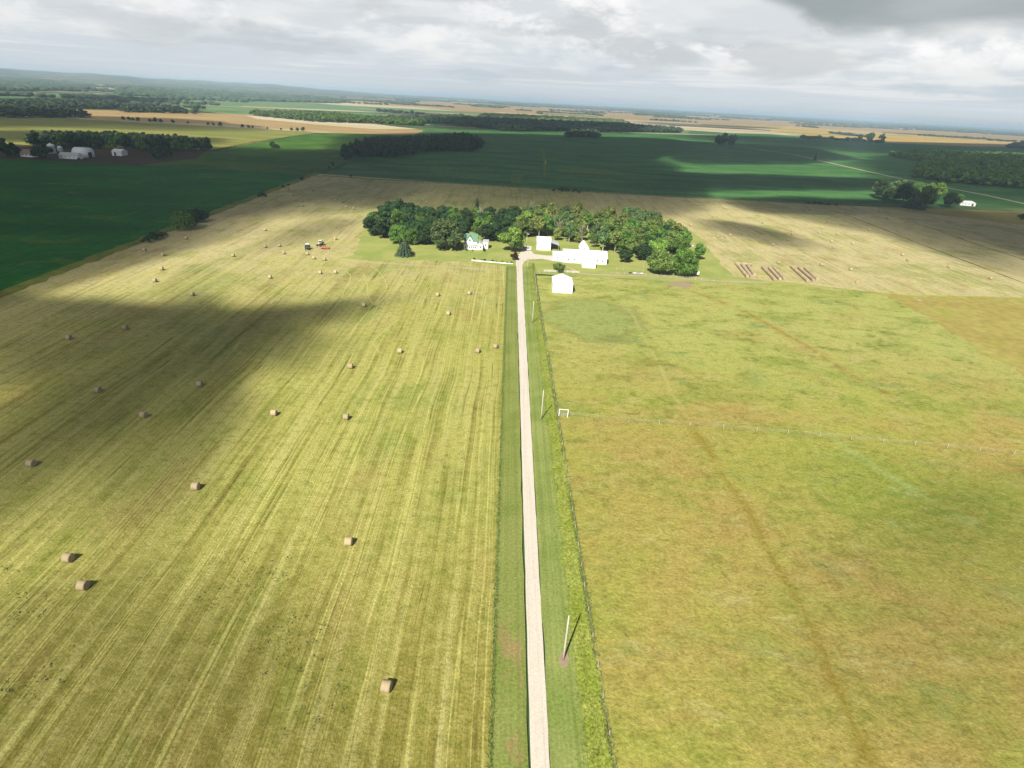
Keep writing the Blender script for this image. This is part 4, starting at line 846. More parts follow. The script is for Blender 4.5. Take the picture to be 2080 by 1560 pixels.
ROWS = [((1498, 537), (1519, 562), 'first'), ((1508, 537), (1527, 562), 'second'), ((1519, 538), (1533, 559), 'third'), ((1549, 542), (1574, 567), 'fourth'), ((1563, 543), (1585, 567), 'fifth'), ((1572, 543), (1594, 566), 'sixth'),
        ((1608, 541), (1641, 570), 'seventh'), ((1623, 543), (1653, 569), 'eighth'), ((1635, 544), (1661, 567), 'ninth')]
for a, b, w in ROWS:
    A = at(a[0], a[1], .8)[:2]; B = at(b[0], b[1], .8)[:2]; L = np.linalg.norm(B - A); n_ = int(L / 1.42); ang = math.atan2(*(B - A)[::-1])
    for i in range(n_):
        p = A + (B - A) * (i + .5) / n_
        bale(p[0] + br.uniform(-.05, .05), p[1], 'round bale set end to end in the %s stored row from the left' % w, ang + br.uniform(-.03, .03), 'bales of the %s stored row' % w, world=True)
A = at(1493, 535, .8)[:2]; B = at(1527, 537, .8)[:2]
for i in range(7):
    p = A + (B - A) * (i + .5) / 7; bale(p[0], p[1], 'round bale in the short cross row closing the first stack', .0, 'bales of the cross row', world=True)
# ------------------------------------------------------------------ poles, gate, fences
def pole(x, y, hp, label):
    p = at(x, y); h = hp * mpp(x, y) / math.cos(math.atan2(H, math.hypot(p[0], p[1]))) ; h = hp
    t = empty('utility_pole', (p[0], p[1], 0)); tag(t, label, 'pole', 'utility poles beside the drive')
    MB().tube([(0, 0, -.3), (.02, 0, 3), (.05, .02, 6), (.07, .03, h)], [.17, .155, .135, .11], 12).build('shaft', M['polewood'], t, True)
    MB().tube([(.07, .03, h), (.07, .03, h + .22)], [.05, .035], 8).build('insulator', M['white2'], t)
    return t
pole(1144, 1341, 9.2, 'pale wooden utility pole nearest the camera with a bare patch at its foot')
pole(1099, 852, 8.8, 'pale wooden utility pole beside the pipe gate')
pole(1081, 656, 8.8, 'third utility pole up the drive, between gate and front shed')
pole(1071.5, 547, 5.6, 'short farthest pole by the bend of the drive')
def lamp():
    p = at(1069, 504); t = empty('yard_lamp', (p[0], p[1], 0)); tag(t, 'yard lamp on a pale pole in front of the light green trees', 'lamp post')
    MB().tube([(0, 0, -.2), (0, 0, 9)], [.15, .10], 10).build('pole', M['polewood'], t, True)
    MB().tube([(0, 0, 8.3), (.7, -.2, 8.6), (1.0, -.3, 8.5)], .05, 6).build('arm', M['greymetal'], t)
    MB().tube([(1.0, -.3, 8.55), (1.0, -.3, 8.2)], [.12, .28], 10).build('lamp_head', M['white2'], t)
lamp()
def fence(name, label, pts, sp, h, rails, mat_post, mat_rail, world=False, rail_r=.02, post_r=.06, lean=.04, seed=1, group=None):
    P = [np.array(p[:2], float) for p in (pts if world else [at(*q) for q in pts])]; o0 = P[0]
    t = empty(name, (o0[0], o0[1], 0)); tag(t, label, 'fence', group); rg = np.random.RandomState(seed)
    posts = []; wires = [MB() for _ in rails]; pm = {}
    for i in range(len(P) - 1):
        L = np.linalg.norm(P[i + 1] - P[i]); k = max(1, round(L / sp))
        for j in range(k + (i == len(P) - 2)): posts.append(P[i] + (P[i + 1] - P[i]) * j / k - o0)
    base = [MB().tube([(0, 0, -.3), (rg.normal() * lean, rg.normal() * lean, h * rg.uniform(.92, 1.06))], [post_r, post_r * .85], 6).mesh('post', mat_post) for _ in range(4)]
    for i, q in enumerate(posts[:100]):
        o = link(bpy.data.objects.new('post', base[i % 4]), t); o.location = (q[0], q[1], 0)
    w = MB()
    for z in rails:
        for a, b in zip(posts[:-1], posts[1:]): w.tube([(a[0], a[1], z * h), (b[0], b[1], z * h)], rail_r, 4, False)
    w.build('rail' if rail_r > .03 else 'wire', mat_rail, t); return t
fence('wire_fence', 'wire fence on pale posts crossing the pasture from the pipe gate', [(1153, 845), (1277, 857), (1401, 865), (1537, 876), (1990, 916), (2200, 938)], 8., 1.35, (.4, .65, .92), M['polewood'], M['wire'], post_r=.07, rail_r=.013)
fence('wire_fence', 'wire fence hidden in the tall weeds between drive verge and pasture', [(14.9 * S, 20 * S), (14.6 * S, 48 * S), (14.3 * S, 67 * S), (13.8 * S, 128 * S), (13.0 * S, 200 * S), (12.4 * S, 250 * S)], 5.5, 1.25, (.4, .7, .95), M['polewood'], M['wire'], world=True, post_r=.065, rail_r=.006)
fence('board_fence', 'pale board fence along the track behind the front shed', [(1105, 553), (1140, 554), (1176, 556)], 3.2, 1.4, (.35, .62, .9), M['stone'], M['stone'], rail_r=.09, post_r=.1)
fence('board_fence', 'weathered board fence turning down from the drive to the front shed paddock', [(1105, 553), (1086, 557), (1088, 575), (1090, 600)], 3.2, 1.3, (.4, .85), M['polewood'], M['wood'], rail_r=.05, post_r=.09)
fence('board_fence', 'grey board fence by the small junk row right of the barn wing', [(1240, 557), (1310, 560), (1400, 566), (1450, 572)], 3.5, 1.2, (.4, .85), M['polewood'], M['wood'], rail_r=.05, post_r=.09)
fence('garden_fence', 'thin wire garden fence between long barn and right grove trees', [(1252, 548), (1307, 553), (1308, 537)], 4., 1.6, (.5, .95), M['polewood'], M['wire'], rail_r=.015, post_r=.07)
fence('wire_fence', 'low fence line on the far edge of the hay field', [(650, 358), (1000, 378), (1300, 397), (1620, 412)], 12, 1.1, (.9,), M['wood'], M['wood'], rail_r=.03, post_r=.10)
def gate():
    p = at(1135, 846); q = at(1153, 847.5); d = (q - p)[:2]; L = np.linalg.norm(d); t = empty('pipe_gate', (p[0], p[1], 0), math.atan2(d[1], d[0]))
    tag(t, 'white pipe gateway frame at the pasture corner by the second utility pole', 'gate'); h = 2.3
    for x in (0, L): MB().tube([(x, 0, -.2), (x, 0, h)], .10, 8).build('post', M['white'], t)
    MB().tube([(-.05, 0, h), (L + .05, 0, h)], .09, 8).build('top_rail', M['white'], t)
    g = MB()
    for z in (.3, .6, .9, 1.2): g.tube([(.1, .05, z), (L - .1, .05, z)], .025, 5)
    for x in (.15, L / 2, L - .15): g.tube([(x, .05, .25), (x, .05, 1.25)], .025, 5)
    g.build('gate_leaf', M['greymetal'], t)
gate()
# ------------------------------------------------------------------ buildings
def gable(t, x0, x1, y0, y1, eave, ridge_, wall, roof, axis='x', over=.35, gambrel=False, name='wall', rname='roof'):
    "a gabled block; axis = direction of the ridge"
    if axis == 'y': a0, a1, b0, b1 = x0, x1, y0, y1
    else: a0, a1, b0, b1 = y0, y1, x0, x1
    c = (a0 + a1) / 2; w = (a1 - a0) / 2
    if gambrel: prof = [(a0, -.2), (a0, eave), (c - w * .62, eave + (ridge_ - eave) * .62), (c, ridge_), (c + w * .62, eave + (ridge_ - eave) * .62), (a1, eave), (a1, -.2)]
    else: prof = [(a0, -.2), (a0, eave), (c, ridge_), (a1, eave), (a1, -.2)]
    f = (lambda u, v, z: (u, v, z)) if axis == 'y' else (lambda u, v, z: (v, u, z))
    wm = MB(); wm.prism(prof, b0, b1); wm.V = [f(*v) for v in wm.V]; wo = wm.build(name, wall, t)
    rp = prof[1:-1]; rm = MB(); th = .12; sl = (rp[1][1] - rp[0][1]) / (rp[1][0] - rp[0][0]); o1 = over
    top = [(rp[0][0] - o1, rp[0][1] - o1 * sl)] + rp[1:-1] + [(rp[-1][0] + o1, rp[-1][1] - o1 * sl)]
    top = [(x, z + .02) for x, z in top]
    pr = top + [(x, z + th) for x, z in reversed(top)]
    k = len(top)
    for i in range(k - 1):
        q = MB(); q.prism([top[i], top[i + 1], (top[i + 1][0], top[i + 1][1] + th), (top[i][0], top[i][1] + th)], b0 - over, b1 + over); bb = len(rm.V); rm.V += q.V; rm.F += [tuple(j + bb for j in ff) for ff in q.F]
    rm.V = [f(*v) for v in rm.V]; ro = rm.build(rname, roof, t); return wo, ro
def window(t, x, y, z, w, h, face='-y', frame=True):
    "window standing 3 cm proud of the wall"
    if face in ('-y', '+y'):
        s = -1 if face == '-y' else 1; f = MB().box(x - w / 2 - .08, x + w / 2 + .08, min(y, y + s * .05), max(y, y + s * .05), z - h / 2 - .08, z + h / 2 + .08); g = MB().box(x - w / 2, x + w / 2, min(y + s * .052, y + s * .07), max(y + s * .052, y + s * .07), z - h / 2, z + h / 2)
    else:
        s = -1 if face == '-x' else 1; f = MB().box(min(x, x + s * .05), max(x, x + s * .05), y - w / 2 - .08, y + w / 2 + .08, z - h / 2 - .08, z + h / 2 + .08); g = MB().box(min(x + s * .052, x + s * .07), max(x + s * .052, x + s * .07), y - w / 2, y + w / 2, z - h / 2, z + h / 2)
    wo = f.build('window', M['white'], t); g.build('pane', M['glass'], wo); return wo
def door(t, x, y, w, h, m_='white2', face='-y', nm='door'):
    s = -1 if face == '-y' else 1
    d = MB().box(x - w / 2, x + w / 2, min(y, y + s * .06), max(y, y + s * .06), 0, h).build(nm, M[m_], t)
    MB().box(x + w * .38, x + w * .42, min(y + s * .06, y + s * .12), max(y + s * .06, y + s * .12), h * .42, h * .5).build('handle', M['dark'], d); return d
def house():
    p0 = at(943, 506); p1 = at(968, 508); w = p1[0] - p0[0]; t = empty('farmhouse', (p0[0], p0[1], 0)); tag(t, 'white two-storey farmhouse with green roof and front gable beside the great oak', 'house')
    gable(t, 0, w, 2.0, 9.5, 4.6, 7.9, M['clap'], M['greenroof'], 'x', .4)
    # cross gable facing the lawn
    gable(t, w * .22, w * .64, 1.2, 5.6, 5.2, 7.3, M['clap'], M['greenroof'], 'y', .3, name='gable_wall', rname='gable_roof')
    window(t, w * .43, 1.2, 5.0, .9, 1.2)
    # enclosed sun porch along the front
    MB().box(-.2, w - .1, -.6, 1.99, -.1, 2.7).build('porch', M['white'], t)
    MB().hexa([(-.5, -1., 2.72), (w + .2, -1., 2.72), (w + .2, 1.99, 3.6), (-.5, 1.99, 3.6)], [(-.5, -1., 2.84), (w + .2, -1., 2.84), (w + .2, 1.99, 3.72), (-.5, 1.99, 3.72)]).build('porch_roof', M['greymetal'], t)
    for i in range(6): window(t, .6 + i * (w - 1.4) / 5.0, -.6, 1.5, .62, 1.15)
    MB().box(w * .75, w * .75 + .5, 6., 6.5, 6., 8.6).build('chimney', M['brownroof'], t)
    # entry wing and kitchen wing
    gable(t, w + .02, w + 3.4, .2, 5.5, 2.9, 4.1, M['clap'], M['greymetal'], 'y', .25, name='wing_wall', rname='wing_roof')
    window(t, w + 2.2, .2, 1.6, .8, 1.); door(t, w + .9, .2, .9, 2.0)
    MB().box(w + 3.42, w + 6.4, 3.6, 9.5, -.1, 4.0).build('kitchen_wall', M['clap'], t)
    MB().box(w + 3.2, w + 6.7, 3.3, 9.8, 4.01, 4.2).build('kitchen_roof', M['greymetal'], t)
    window(t, w + 5., 3.6, 2.2, .8, 1.)
    MB().box(w + .3, w + 1.6, -.9, .18, 0, .25).build('step', M['stone'], t)
house()
def barn():
    p0 = at(1144, 533); p1 = at(1232, 538); L = p1[0] - p0[0]; t = empty('white_barn', (p0[0], p0[1], 0), math.atan2(p1[1] - p0[1], p1[0] - p0[0]) * .5)
    tag(t, 'long white metal barn with taller gambrel section and front wing behind the front shed', 'barn')
    gable(t, 0, L, 0, 10.5, 3.6, 6.2, M['ribwhite'], M['ribwhite'], 'x', .3)
    gable(t, L * .40, L * .60, 6.8, 16, 6.4, 9.4, M['ribwhite'], M['ribwhitey'], 'y', .3, gambrel=True, name='gambrel_wall', rname='gambrel_roof')
    gable(t, L * .40, L * .70, -9.5, -.02, 2.9, 4.3, M['ribwhite'], M['ribwhitey'], 'y', .25, name='wing_wall', rname='wing_roof')
    gable(t, -5.6, -.32, 2.8, 10.4, 3.2, 4.4, M['ribwhite'], M['ribwhite'], 'x', .2, name='lean_to_wall', rname='lean_to_roof')
    for x in (.12, .25, .78, .9): window(t, L * x, 0, 1.9, .9, .7)
    door(t, L * .32, 0, 2.4, 2.6, 'white2'); door(t, L * .55, -9.5, 2.4, 2.3, 'white2')
    window(t, -3.0, 2.8, 1.7, .8, .7); window(t, L * .5, 6.8, 6.9, .7, .8)
barn()
def front_shed():
    p0 = at(1122, 594); p1 = at(1162.5, 596.5); L = p1[0] - p0[0]; t = empty('white_shed', (p0[0], p0[1], 0), math.atan2(p1[1] - p0[1], p1[0] - p0[0]) * .6)
    tag(t, 'white gable-fronted metal shed standing alone in the pasture in front of the barns', 'shed')
    gable(t, 0, L, 0, 12, 4.3, 5.9, M['ribwhite'], M['ribwhitey'], 'y', .2)
    d = MB().box(L * .30, L * .72, -.07, -.003, 0, 3.4).build('sliding_door', M['white2'], t); MB().box(L * .68, L * .69, -.12, -.071, 1.3, 1.6).build('handle', M['dark'], d)
    MB().box(L * .22, L * .80, -.10, -.02, 3.44, 3.56).build('door_track', M['greymetal'], t)
front_shed()
def machine_shed():
    p0 = at(1090, 507.5); p1 = at(1118, 508.5); L = p1[0] - p0[0]; t = empty('machine_shed', (p0[0], p0[1], 0)); tag(t, 'tall white shed with an open grey-roofed lean-to at the back of the gravel yard', 'shed')
    gable(t, 0, L, 0, 11, 4.9, 6.8, M['ribwhite'], M['ribwhite'], 'x', .2)
    door(t, L * .35, 0, 3.4, 3.4)
    r = MB().hexa([(L + .25, .6, 4.4), (L + 5.0, .6, 3.1), (L + 5.0, 10.5, 3.1), (L + .25, 10.5, 4.4)], [(L + .25, .6, 4.52), (L + 5.0, .6, 3.22), (L + 5.0, 10.5, 3.22), (L + .25, 10.5, 4.52)]).build('lean_to_roof', M['greymetal'], t)
    for y in (.8, 5.5, 10.2): MB().box(L + 4.7, L + 4.9, y, y + .2, -.1, 3.09).build('post', M['wood'], t)
    MB().box(L + .02, L + 4.7, 10.25, 10.4, 0, 3.05).build('back_wall', M['wood'], t)
machine_shed()
def small_shed():
    p = at(1052, 505); t = empty('garden_shed', (p[0], p[1], 0)); tag(t, 'small grey-white shed half hidden behind the bright maple', 'shed'); gable(t, 0, 2.8, 0, 3.4, 2.3, 3.4, M['white2'], M['greymetal'], 'y', .2); door(t, 1.4, 0, .9, 1.9, 'wood')
small_shed()
def low_wall():
    pts = [at(958, 529)[:2], at(985, 531.5)[:2], at(1015, 534)[:2], at(1042, 536)[:2]]; o0 = pts[0]; t = empty('stone_border', (o0[0], o0[1], 0)); tag(t, 'white stone flower border across the front of the farmhouse lawn', 'garden border')
    m_ = MB()
    for a, b in zip(pts[:-1], pts[1:]):
        a, b = a - o0, b - o0; d = (b - a) / np.linalg.norm(b - a); n_ = np.array([-d[1], d[0]]) * .45
        m_.hexa([(a[0] - n_[0], a[1] - n_[1], -.1), (b[0] - n_[0], b[1] - n_[1], -.1), (b[0] + n_[0], b[1] + n_[1], -.1), (a[0] + n_[0], a[1] + n_[1], -.1)], [(a[0] - n_[0], a[1] - n_[1], .32), (b[0] - n_[0], b[1] - n_[1], .32), (b[0] + n_[0], b[1] + n_[1], .32), (a[0] + n_[0], a[1] + n_[1], .32)])
    m_.build('border_stones', M['white'], t, bevel=.06)
low_wall()
for i, (x, y, l, lf) in enumerate([(963, 527, 'leftmost', 'leaf_dark'), (978, 529.5, 'second', 'leaf_mid'), (984, 530, 'third', 'leaf_dark'), (1001, 532, 'fourth', 'leaf_dark'), (1008, 533, 'fifth', 'leaf_plum'), (1020, 534, 'sixth', 'leaf_mid'), (1030, 535, 'seventh', 'leaf_dark'), (1039, 535.5, 'rightmost', 'leaf_dark')]):
    tree(at(x, y)[:2] + [0, .2], br.uniform(.75, 1.2), 'bush', lf, l + ' small bush along the white stone border', 'bushes along the stone border', name='garden_bush')
tree(at(983, 511)[:2], 1.8, 'bush', 'leaf_dark', 'round foundation shrub at the right corner of the farmhouse', None, .8); tree(at(948, 509)[:2], 1.3, 'bush', 'leaf_mid', 'low foundation shrub under the left porch windows of the farmhouse'); tree(at(960, 510)[:2], 1.0, 'bush', 'leaf_mid', 'low foundation shrub under the right porch windows of the farmhouse')
def wheel(t, x, y, r, w, rim='cream'):
    wo = MB().tube([(x - w / 2, y, r), (x - w * .42, y, r), (x + w * .42, y, r), (x + w / 2, y, r)], [r * .88, r, r, r * .88], 20).build('wheel', M['rubber'], t)
    MB().tube([(x - w / 2 - .02, y, r), (x + w / 2 + .02, y, r)], r * .5, 14).build('rim', M[rim], wo)
def tractor(x, y, label, body, roof, rz, dual=False):
    p = at(x, y); t = empty('tractor', (p[0], p[1], 0), rz); tag(t, label, 'tractor'); s = 1.
    # front towards -y
    MB().hexa([(-.5, -2.9, .95), (.5, -2.9, .95), (.55, -.4, 1.0), (-.55, -.4, 1.0)], [(-.42, -2.8, 1.75), (.42, -2.8, 1.75), (.5, -.4, 1.95), (-.5, -.4, 1.95)]).build('hood', M[body], t, bevel=.08)
    MB().box(-.4, .4, -2.96, -2.91, 1.05, 1.6).build('grille', M['dark'], t); MB().box(-.35, .35, -2.5, 1.5, .6, .96).build('chassis', M['dark'], t)
    c = MB().hexa([(-.8, -.38, 1.25), (.8, -.38, 1.25), (.85, 1.35, 1.25), (-.85, 1.35, 1.25)], [(-.72, -.2, 2.75), (.72, -.2, 2.75), (.72, 1.3, 2.75), (-.72, 1.3, 2.75)]).build('cab', M['glass'], t)
    for sx in (-1, 1):
        for yy in (-.38, 1.3): MB().tube([(sx * .84, yy, 1.2), (sx * .76, yy + (.15 if yy < 0 else 0), 2.8)], .05, 5).build('cab_post', M[body], c)
    MB().box(-.9, .9, -.45, 1.5, 2.77, 2.98).build('roof', M[roof], t, bevel=.06)
    for sx in (-1, 1):
        wheel(t, sx * 1.15, 1.0, .95, .55); wheel(t, sx * .95, -2.1, .6, .4)
        MB().hexa([(sx * .9 - .3, .2, 1.95), (sx * .9 + .3, .2, 1.95), (sx * .9 + .3, 1.8, 1.9), (sx * .9 - .3, 1.8, 1.9)], [(sx * .9 - .3, .2, 2.03), (sx * .9 + .3, .2, 2.03), (sx * .9 + .3, 1.8, 1.98), (sx * .9 - .3, 1.8, 1.98)]).build('fender', M[body], t)
    MB().tube([(.32, -1.6, 1.8), (.32, -1.6, 2.9)], .06, 8).build('exhaust_pipe', M['dark'], t)
    return t
tractor(625, 506.5, 'dark blue tractor with white cab roof standing among the bales in the left field', 'bluedark', 'white', .25)
tractor(651, 499, 'cream tractor standing right behind the dark blue one', 'cream', 'cream', -.15)
def mower():
    p = at(661, 505.5); t = empty('hay_mower', (p[0], p[1], 0), -.1); tag(t, 'red hay mower lying right of the cream tractor', 'farm implement')
    MB().hexa([(-2.3, -.6, .35), (2.3, -.6, .35), (2.1, .8, .35), (-2.1, .8, .35)], [(-2.2, -.4, .95), (2.2, -.4, .95), (1.6, .6, 1.15), (-1.6, .6, 1.15)]).build('cutter_housing', M['red'], t, bevel=.08)
    MB().tube([(-.2, .6, .8), (-.6, 2.4, .7)], .09, 8).build('drawbar', M['red'], t); MB().tube([(.2, 0, 1.1), (.2, 0, 1.9)], .12, 8).build('hydraulic_post', M['dark'], t)
    for sx in (-1, 1): wheel(t, sx * 1.9, 1.2, .38, .25)
    MB().box(-2.3, 2.3, -.75, -.62, .1, .4).build('curtain', M['dark'], t)
mower()
def wagon():
    p = at(1412, 560); t = empty('farm_wagon', (p[0], p[1], 0), .2); tag(t, 'white-boxed farm wagon with red rail parked at the right tip of the grove', 'wagon')
    MB().box(-1.1, 1.1, -1.8, 1.8, .9, 1.05).build('deck', M['wood'], t); MB().hexa([(.0, -1.6, 1.06), (1.1, -1.6, 1.06), (1.1, 1.2, 1.06), (.0, 1.2, 1.06)], [(-.1, -1.7, 2.5), (1.3, -1.7, 2.5), (1.3, 1.3, 2.5), (-.1, 1.3, 2.5)]).build('box', M['white'], t)
    MB().box(-1.1, 1.2, 1.6, 1.75, 1.06, 2.7).build('rail', M['red'], t)
    for sx in (-1, 1):
        for yy in (-1.2, 1.2): wheel(t, sx * 1.15, yy, .5, .3)
    MB().tube([(0, -1.8, .8), (0, -3.6, .4)], .06, 6).build('drawbar', M['dark'], t)
wagon()
def plough():
    p = at(1402, 560.5); t = empty('disc_harrow', (p[0], p[1], 0), .3); tag(t, 'dark disc harrow parked in front of the white-boxed wagon', 'farm implement')
    f = MB(); f.box(-1.6, 1.6, -.1, .1, .7, .85).box(-.1, .1, -1.8, 1.2, .7, .86); f.build('frame', M['dark'], t)
    for i in range(7): MB().tube([(-1.5 + i * .5 - .03, -.5, .3), (-1.5 + i * .5 + .03, -.5, .3)], .3, 14).build('disc', M['greymetal'], t)
plough()
def feeder(x, y, lab, m_):
    p = at(x, y); t = empty('feed_trough', (p[0], p[1], 0), .1); tag(t, lab, 'trough', 'troughs in the junk row'); 
    MB().hexa([(-.9, -.35, .35), (.9, -.35, .35), (.9, .35, .35), (-.9, .35, .35)], [(-1.1, -.5, .8), (1.1, -.5, .8), (1.1, .5, .8), (-1.1, .5, .8)]).build('basin', M[m_], t)
    for sx in (-.8, .8): MB().box(sx - .06, sx + .06, -.35, .35, 0, .34).build('leg', M['wood'], t)
feeder(1281, 556.5, 'dark trough at the left of the junk row below the garden fence', 'dark'); feeder(1288, 556.8, 'white trough second in the junk row below the garden fence', 'white'); feeder(1296, 557.3, 'grey trough third in the junk row below the garden fence', 'greymetal'); feeder(1302, 557.6, 'white trough at the right of the junk row below the garden fence', 'white')
def tank():
    p = at(1403, 500); t = empty('water_trough', (p[0], p[1], 0), .1); tag(t, 'low white trough on grass at the right side of the grove', 'trough')
    MB().hexa([(-1.5, -.4, .05), (1.5, -.4, .05), (1.5, .4, .05), (-1.5, .4, .05)], [(-1.7, -.55, .7), (1.7, -.55, .7), (1.7, .55, .7), (-1.7, .55, .7)]).build('basin', M['white'], t)
    MB().box(-1.5, 1.5, -.42, .42, .5, .72).build('water', M['glass'], t)
tank()
def truck():
    p = at(1071, 508); t = empty('pickup_truck', (p[0], p[1], 0), .5); tag(t, 'small white pickup parked under the yard lamp', 'pickup truck')
    MB().hexa([(-.95, -2.6, .5), (.95, -2.6, .5), (.95, 2.6, .5), (-.95, 2.6, .5)], [(-.92, -2.55, 1.05), (.92, -2.55, 1.05), (.92, 2.55, 1.05), (-.92, 2.55, 1.05)]).build('body', M['white'], t, bevel=.08)
    MB().hexa([(-.85, -1.2, 1.06), (.85, -1.2, 1.06), (.85, .8, 1.06), (-.85, .8, 1.06)], [(-.72, -.7, 1.75), (.72, -.7, 1.75), (.72, .6, 1.75), (-.72, .6, 1.75)]).build('cab', M['glass'], t)
    MB().box(-.72, .72, -.7, .6, 1.76, 1.82).build('roof', M['white'], t); MB().box(-.8, .8, 1.0, 2.45, 1.06, 1.09).build('bed', M['dark'], t)
    for sx in (-1, 1):
        for yy in (-1.7, 1.6): wheel(t, sx * .88, yy, .38, .24, 'white2')
truck()
# left farm
def quonset(t, x0, x1, y0, y1, h, wall='ribwhite'):
    k = 14; prof = [(y0, -.1)] + [((y0 + y1) / 2 - math.cos(math.pi * i / k) * (y1 - y0) / 2, h * .25 + h * .75 * math.sin(math.pi * i / k) ** .8) for i in range(k + 1)] + [(y1, -.1)]
    m_ = MB(); m_.prism(prof, x0, x1); m_.V = [(b, a, c) for a, b, c in m_.V]; return m_
def left_farm():
    p0 = at(147, 319); p1 = at(187, 319); L = (p1 - p0)[0]; t = empty('arched_barn', (p0[0], p0[1], 0), .0); tag(t, 'large arched white barn of the left farm', 'barn')
    quonset(t, 0, L, 0, 15, 9.5).build('shell', M['white2'], t, True); MB().box(L + .01, L + .1, 4, 10, 0, 5).build('end_door', M['dark'], t)
    p0 = at(120, 321.5); p1 = at(160, 323.5); L = (p1 - p0)[0]; t = empty('low_barn', (p0[0], p0[1], 0)); tag(t, 'low white barn with grey roof in front of the arched one', 'barn')
    gable(t, 0, L, 0, 9, 3.4, 5.8, M['white2'], M['greymetal'], 'x', .3)
    for i in range(4): window(t, L * (.15 + .22 * i), 0, 1.8, 1., .8)
    p0 = at(228, 316); p1 = at(268, 314); L = (p1 - p0)[0]; t = empty('open_shed', (p0[0], p0[1], 0), .05); tag(t, 'white shed with dark doorway right of the arched barn', 'shed')
    gable(t, 0, L, 0, 13, 4.6, 6.6, M['white2'], M['white2'], 'x', .3); MB().box(L * .24, L * .42, -.08, -.003, 0, 3.6).build('doorway', M['dark'], t); MB().box(L * .05, L * .22, -.08, -.003, 0, 3.6).build('sliding_door', M['white'], t)
    p0 = at(42, 318); p1 = at(70, 319); L = (p1 - p0)[0]; t = empty('ranch_house', (p0[0], p0[1], 0)); tag(t, 'brown-roofed low house at the left end of the left farm', 'house')
    gable(t, 0, L, 0, 13, 3., 6.6, M['white2'], M['brownroof'], 'x', .5)
    for i in range(3): window(t, L * (.2 + .3 * i), 0, 1.7, 1.4, 1.)
    door(t, L * .38, 0, 1., 2.1)
    for x, y, r, h, l in [(106, 311, 4.0, 8.0, 'tall grey metal grain bin behind the low barn'), (123, 307, 2.6, 4.2, 'short grey grain bin right of the tall one')]:
        p = at(x, y); t = empty('grain_bin', (p[0], p[1], 0)); tag(t, l, 'grain bin')
        MB().tube([(0, 0, -.1), (0, 0, h)], r, 26).build('bin_wall', M['greymetal'], t, False); MB().tube([(0, 0, h + .01), (0, 0, h + r * .5), (0, 0, h + r * .56)], [r * 1.04, r * .12, r * .1], 26).build('bin_roof', M['white2'], t)
        MB().box(-.4, .4, -r - .06, -r + .05, .2, 2.0).build('hatch', M['dark'], t)
left_farm()
def poultry():
    p0 = at(1950, 417); p1 = at(1980, 418.5); L = (p1 - p0)[0]; t = empty('poultry_house', (p0[0], p0[1], 0)); tag(t, 'long low white shed right of the right-hand copse', 'shed')
    gable(t, 0, L, 0, 16, 2.7, 4.2, M['white'], M['white2'], 'x', .3); door(t, L * .8, 0, 2., 2.2, 'dark')
    for i in range(3): window(t, L * (.15 + .2 * i), 0, 1.6, 1., .6)
    p = at(1880, 413); t = empty('field_shelter', (p[0], p[1], 0), .4); tag(t, 'tiny white shelter at the gap of the right-hand copse', 'shed')
    gable(t, 0, 5, 0, 3.5, 2., 2.9, M['white'], M['white2'], 'x', .2); door(t, 2.5, 0, 1.4, 1.6, 'dark')
poultry()
# far white buildings on the horizon
for i, (x, y, w, l) in enumerate([(131, 148.5, 40, 'tiny white building group on the left skyline ridge'), (1698, 247, 60, 'leftmost far white building below the right horizon'), (1760, 247.5, 50, 'second far white building below the right horizon'), (1778, 253, 80, 'brightest far white building below the right horizon'), (2060, 268.5, 40, 'far white building at the right end of the horizon'), (1475, 233, 50, 'far white building below the horizon right of the middle')]):
    p = at(x, y) if i else (math.sin(R_(-38)) * 9000, math.cos(R_(-38)) * 9000)
    t = empty('far_building', (p[0], p[1], 0)); tag(t, l, 'building', 'far white buildings near the horizon'); gable(t, 0, w, 0, 25, 9, 13, M['white'], M['white2'], 'x', .5)
# small things on the fields
def stake(x, y, lab, h=1.6):
    p = at(x, y); t = empty('marker_stake', (p[0], p[1], 0)); tag(t, lab, 'stake'); MB().tube([(0, 0, -.2), (.05, 0, h)], [.12, .09], 6).build('stake_post', M['white'], t); MB().box(-.5, .6, -.04, .04, h - .6, h - .05).build('board', M['white'], t)
stake(1108, 334, 'tiny white marker in the middle of the far crop field', 4.); stake(1149, 277, 'tiny white marker beside the round end of the distant wood', 5.)
p = at(1866, 612); t = empty('salt_feeder', (p[0], p[1], 0), .1); tag(t, 'small wooden feeder at the corner of the brown pasture', 'feeder')
MB().box(-1.1, 1.1, -.35, .35, .3, .7).build('tray', M['wood'], t)
for sx in (-.9, .9): MB().box(sx - .06, sx + .06, -.3, .3, 0, .299).build('leg', M['wood'], t)
# ------------------------------------------------------------------ ground cover tufts
def tufts(name, label, pts, hgt, wd, m_, seed, nb=5):
    rg = np.random.RandomState(seed); P = np.array(pts); n_ = len(P); V = []; 
    P = np.repeat(P, nb, 0); k = len(P); a = rg.uniform(0, 6.28, k); b = rg.uniform(0, 6.28, k); h = hgt * rg.uniform(.5, 1.25, k); w = wd * rg.uniform(.5, 1.2, k); off = rg.normal(size=(k, 2)) * wd * .7
    base = np.column_stack([P[:, 0] + off[:, 0], P[:, 1] + off[:, 1], np.zeros(k)])
    d = np.column_stack([np.cos(a), np.sin(a), 0 * a]) * w[:, None]; tip = base + np.column_stack([np.cos(b) * h * .45, np.sin(b) * h * .45, h])
    V = np.stack([base - d * .5, base + d * .5, tip + d * .25, tip - d * .25], 1).reshape(-1, 3); Fq = np.arange(k * 4).reshape(-1, 4)
    o = link(bpy.data.objects.new(name, np_mesh(name, V, Fq, m_))); return tag(o, label, 'grass', None, 'stuff')
tr = np.random.RandomState(12)
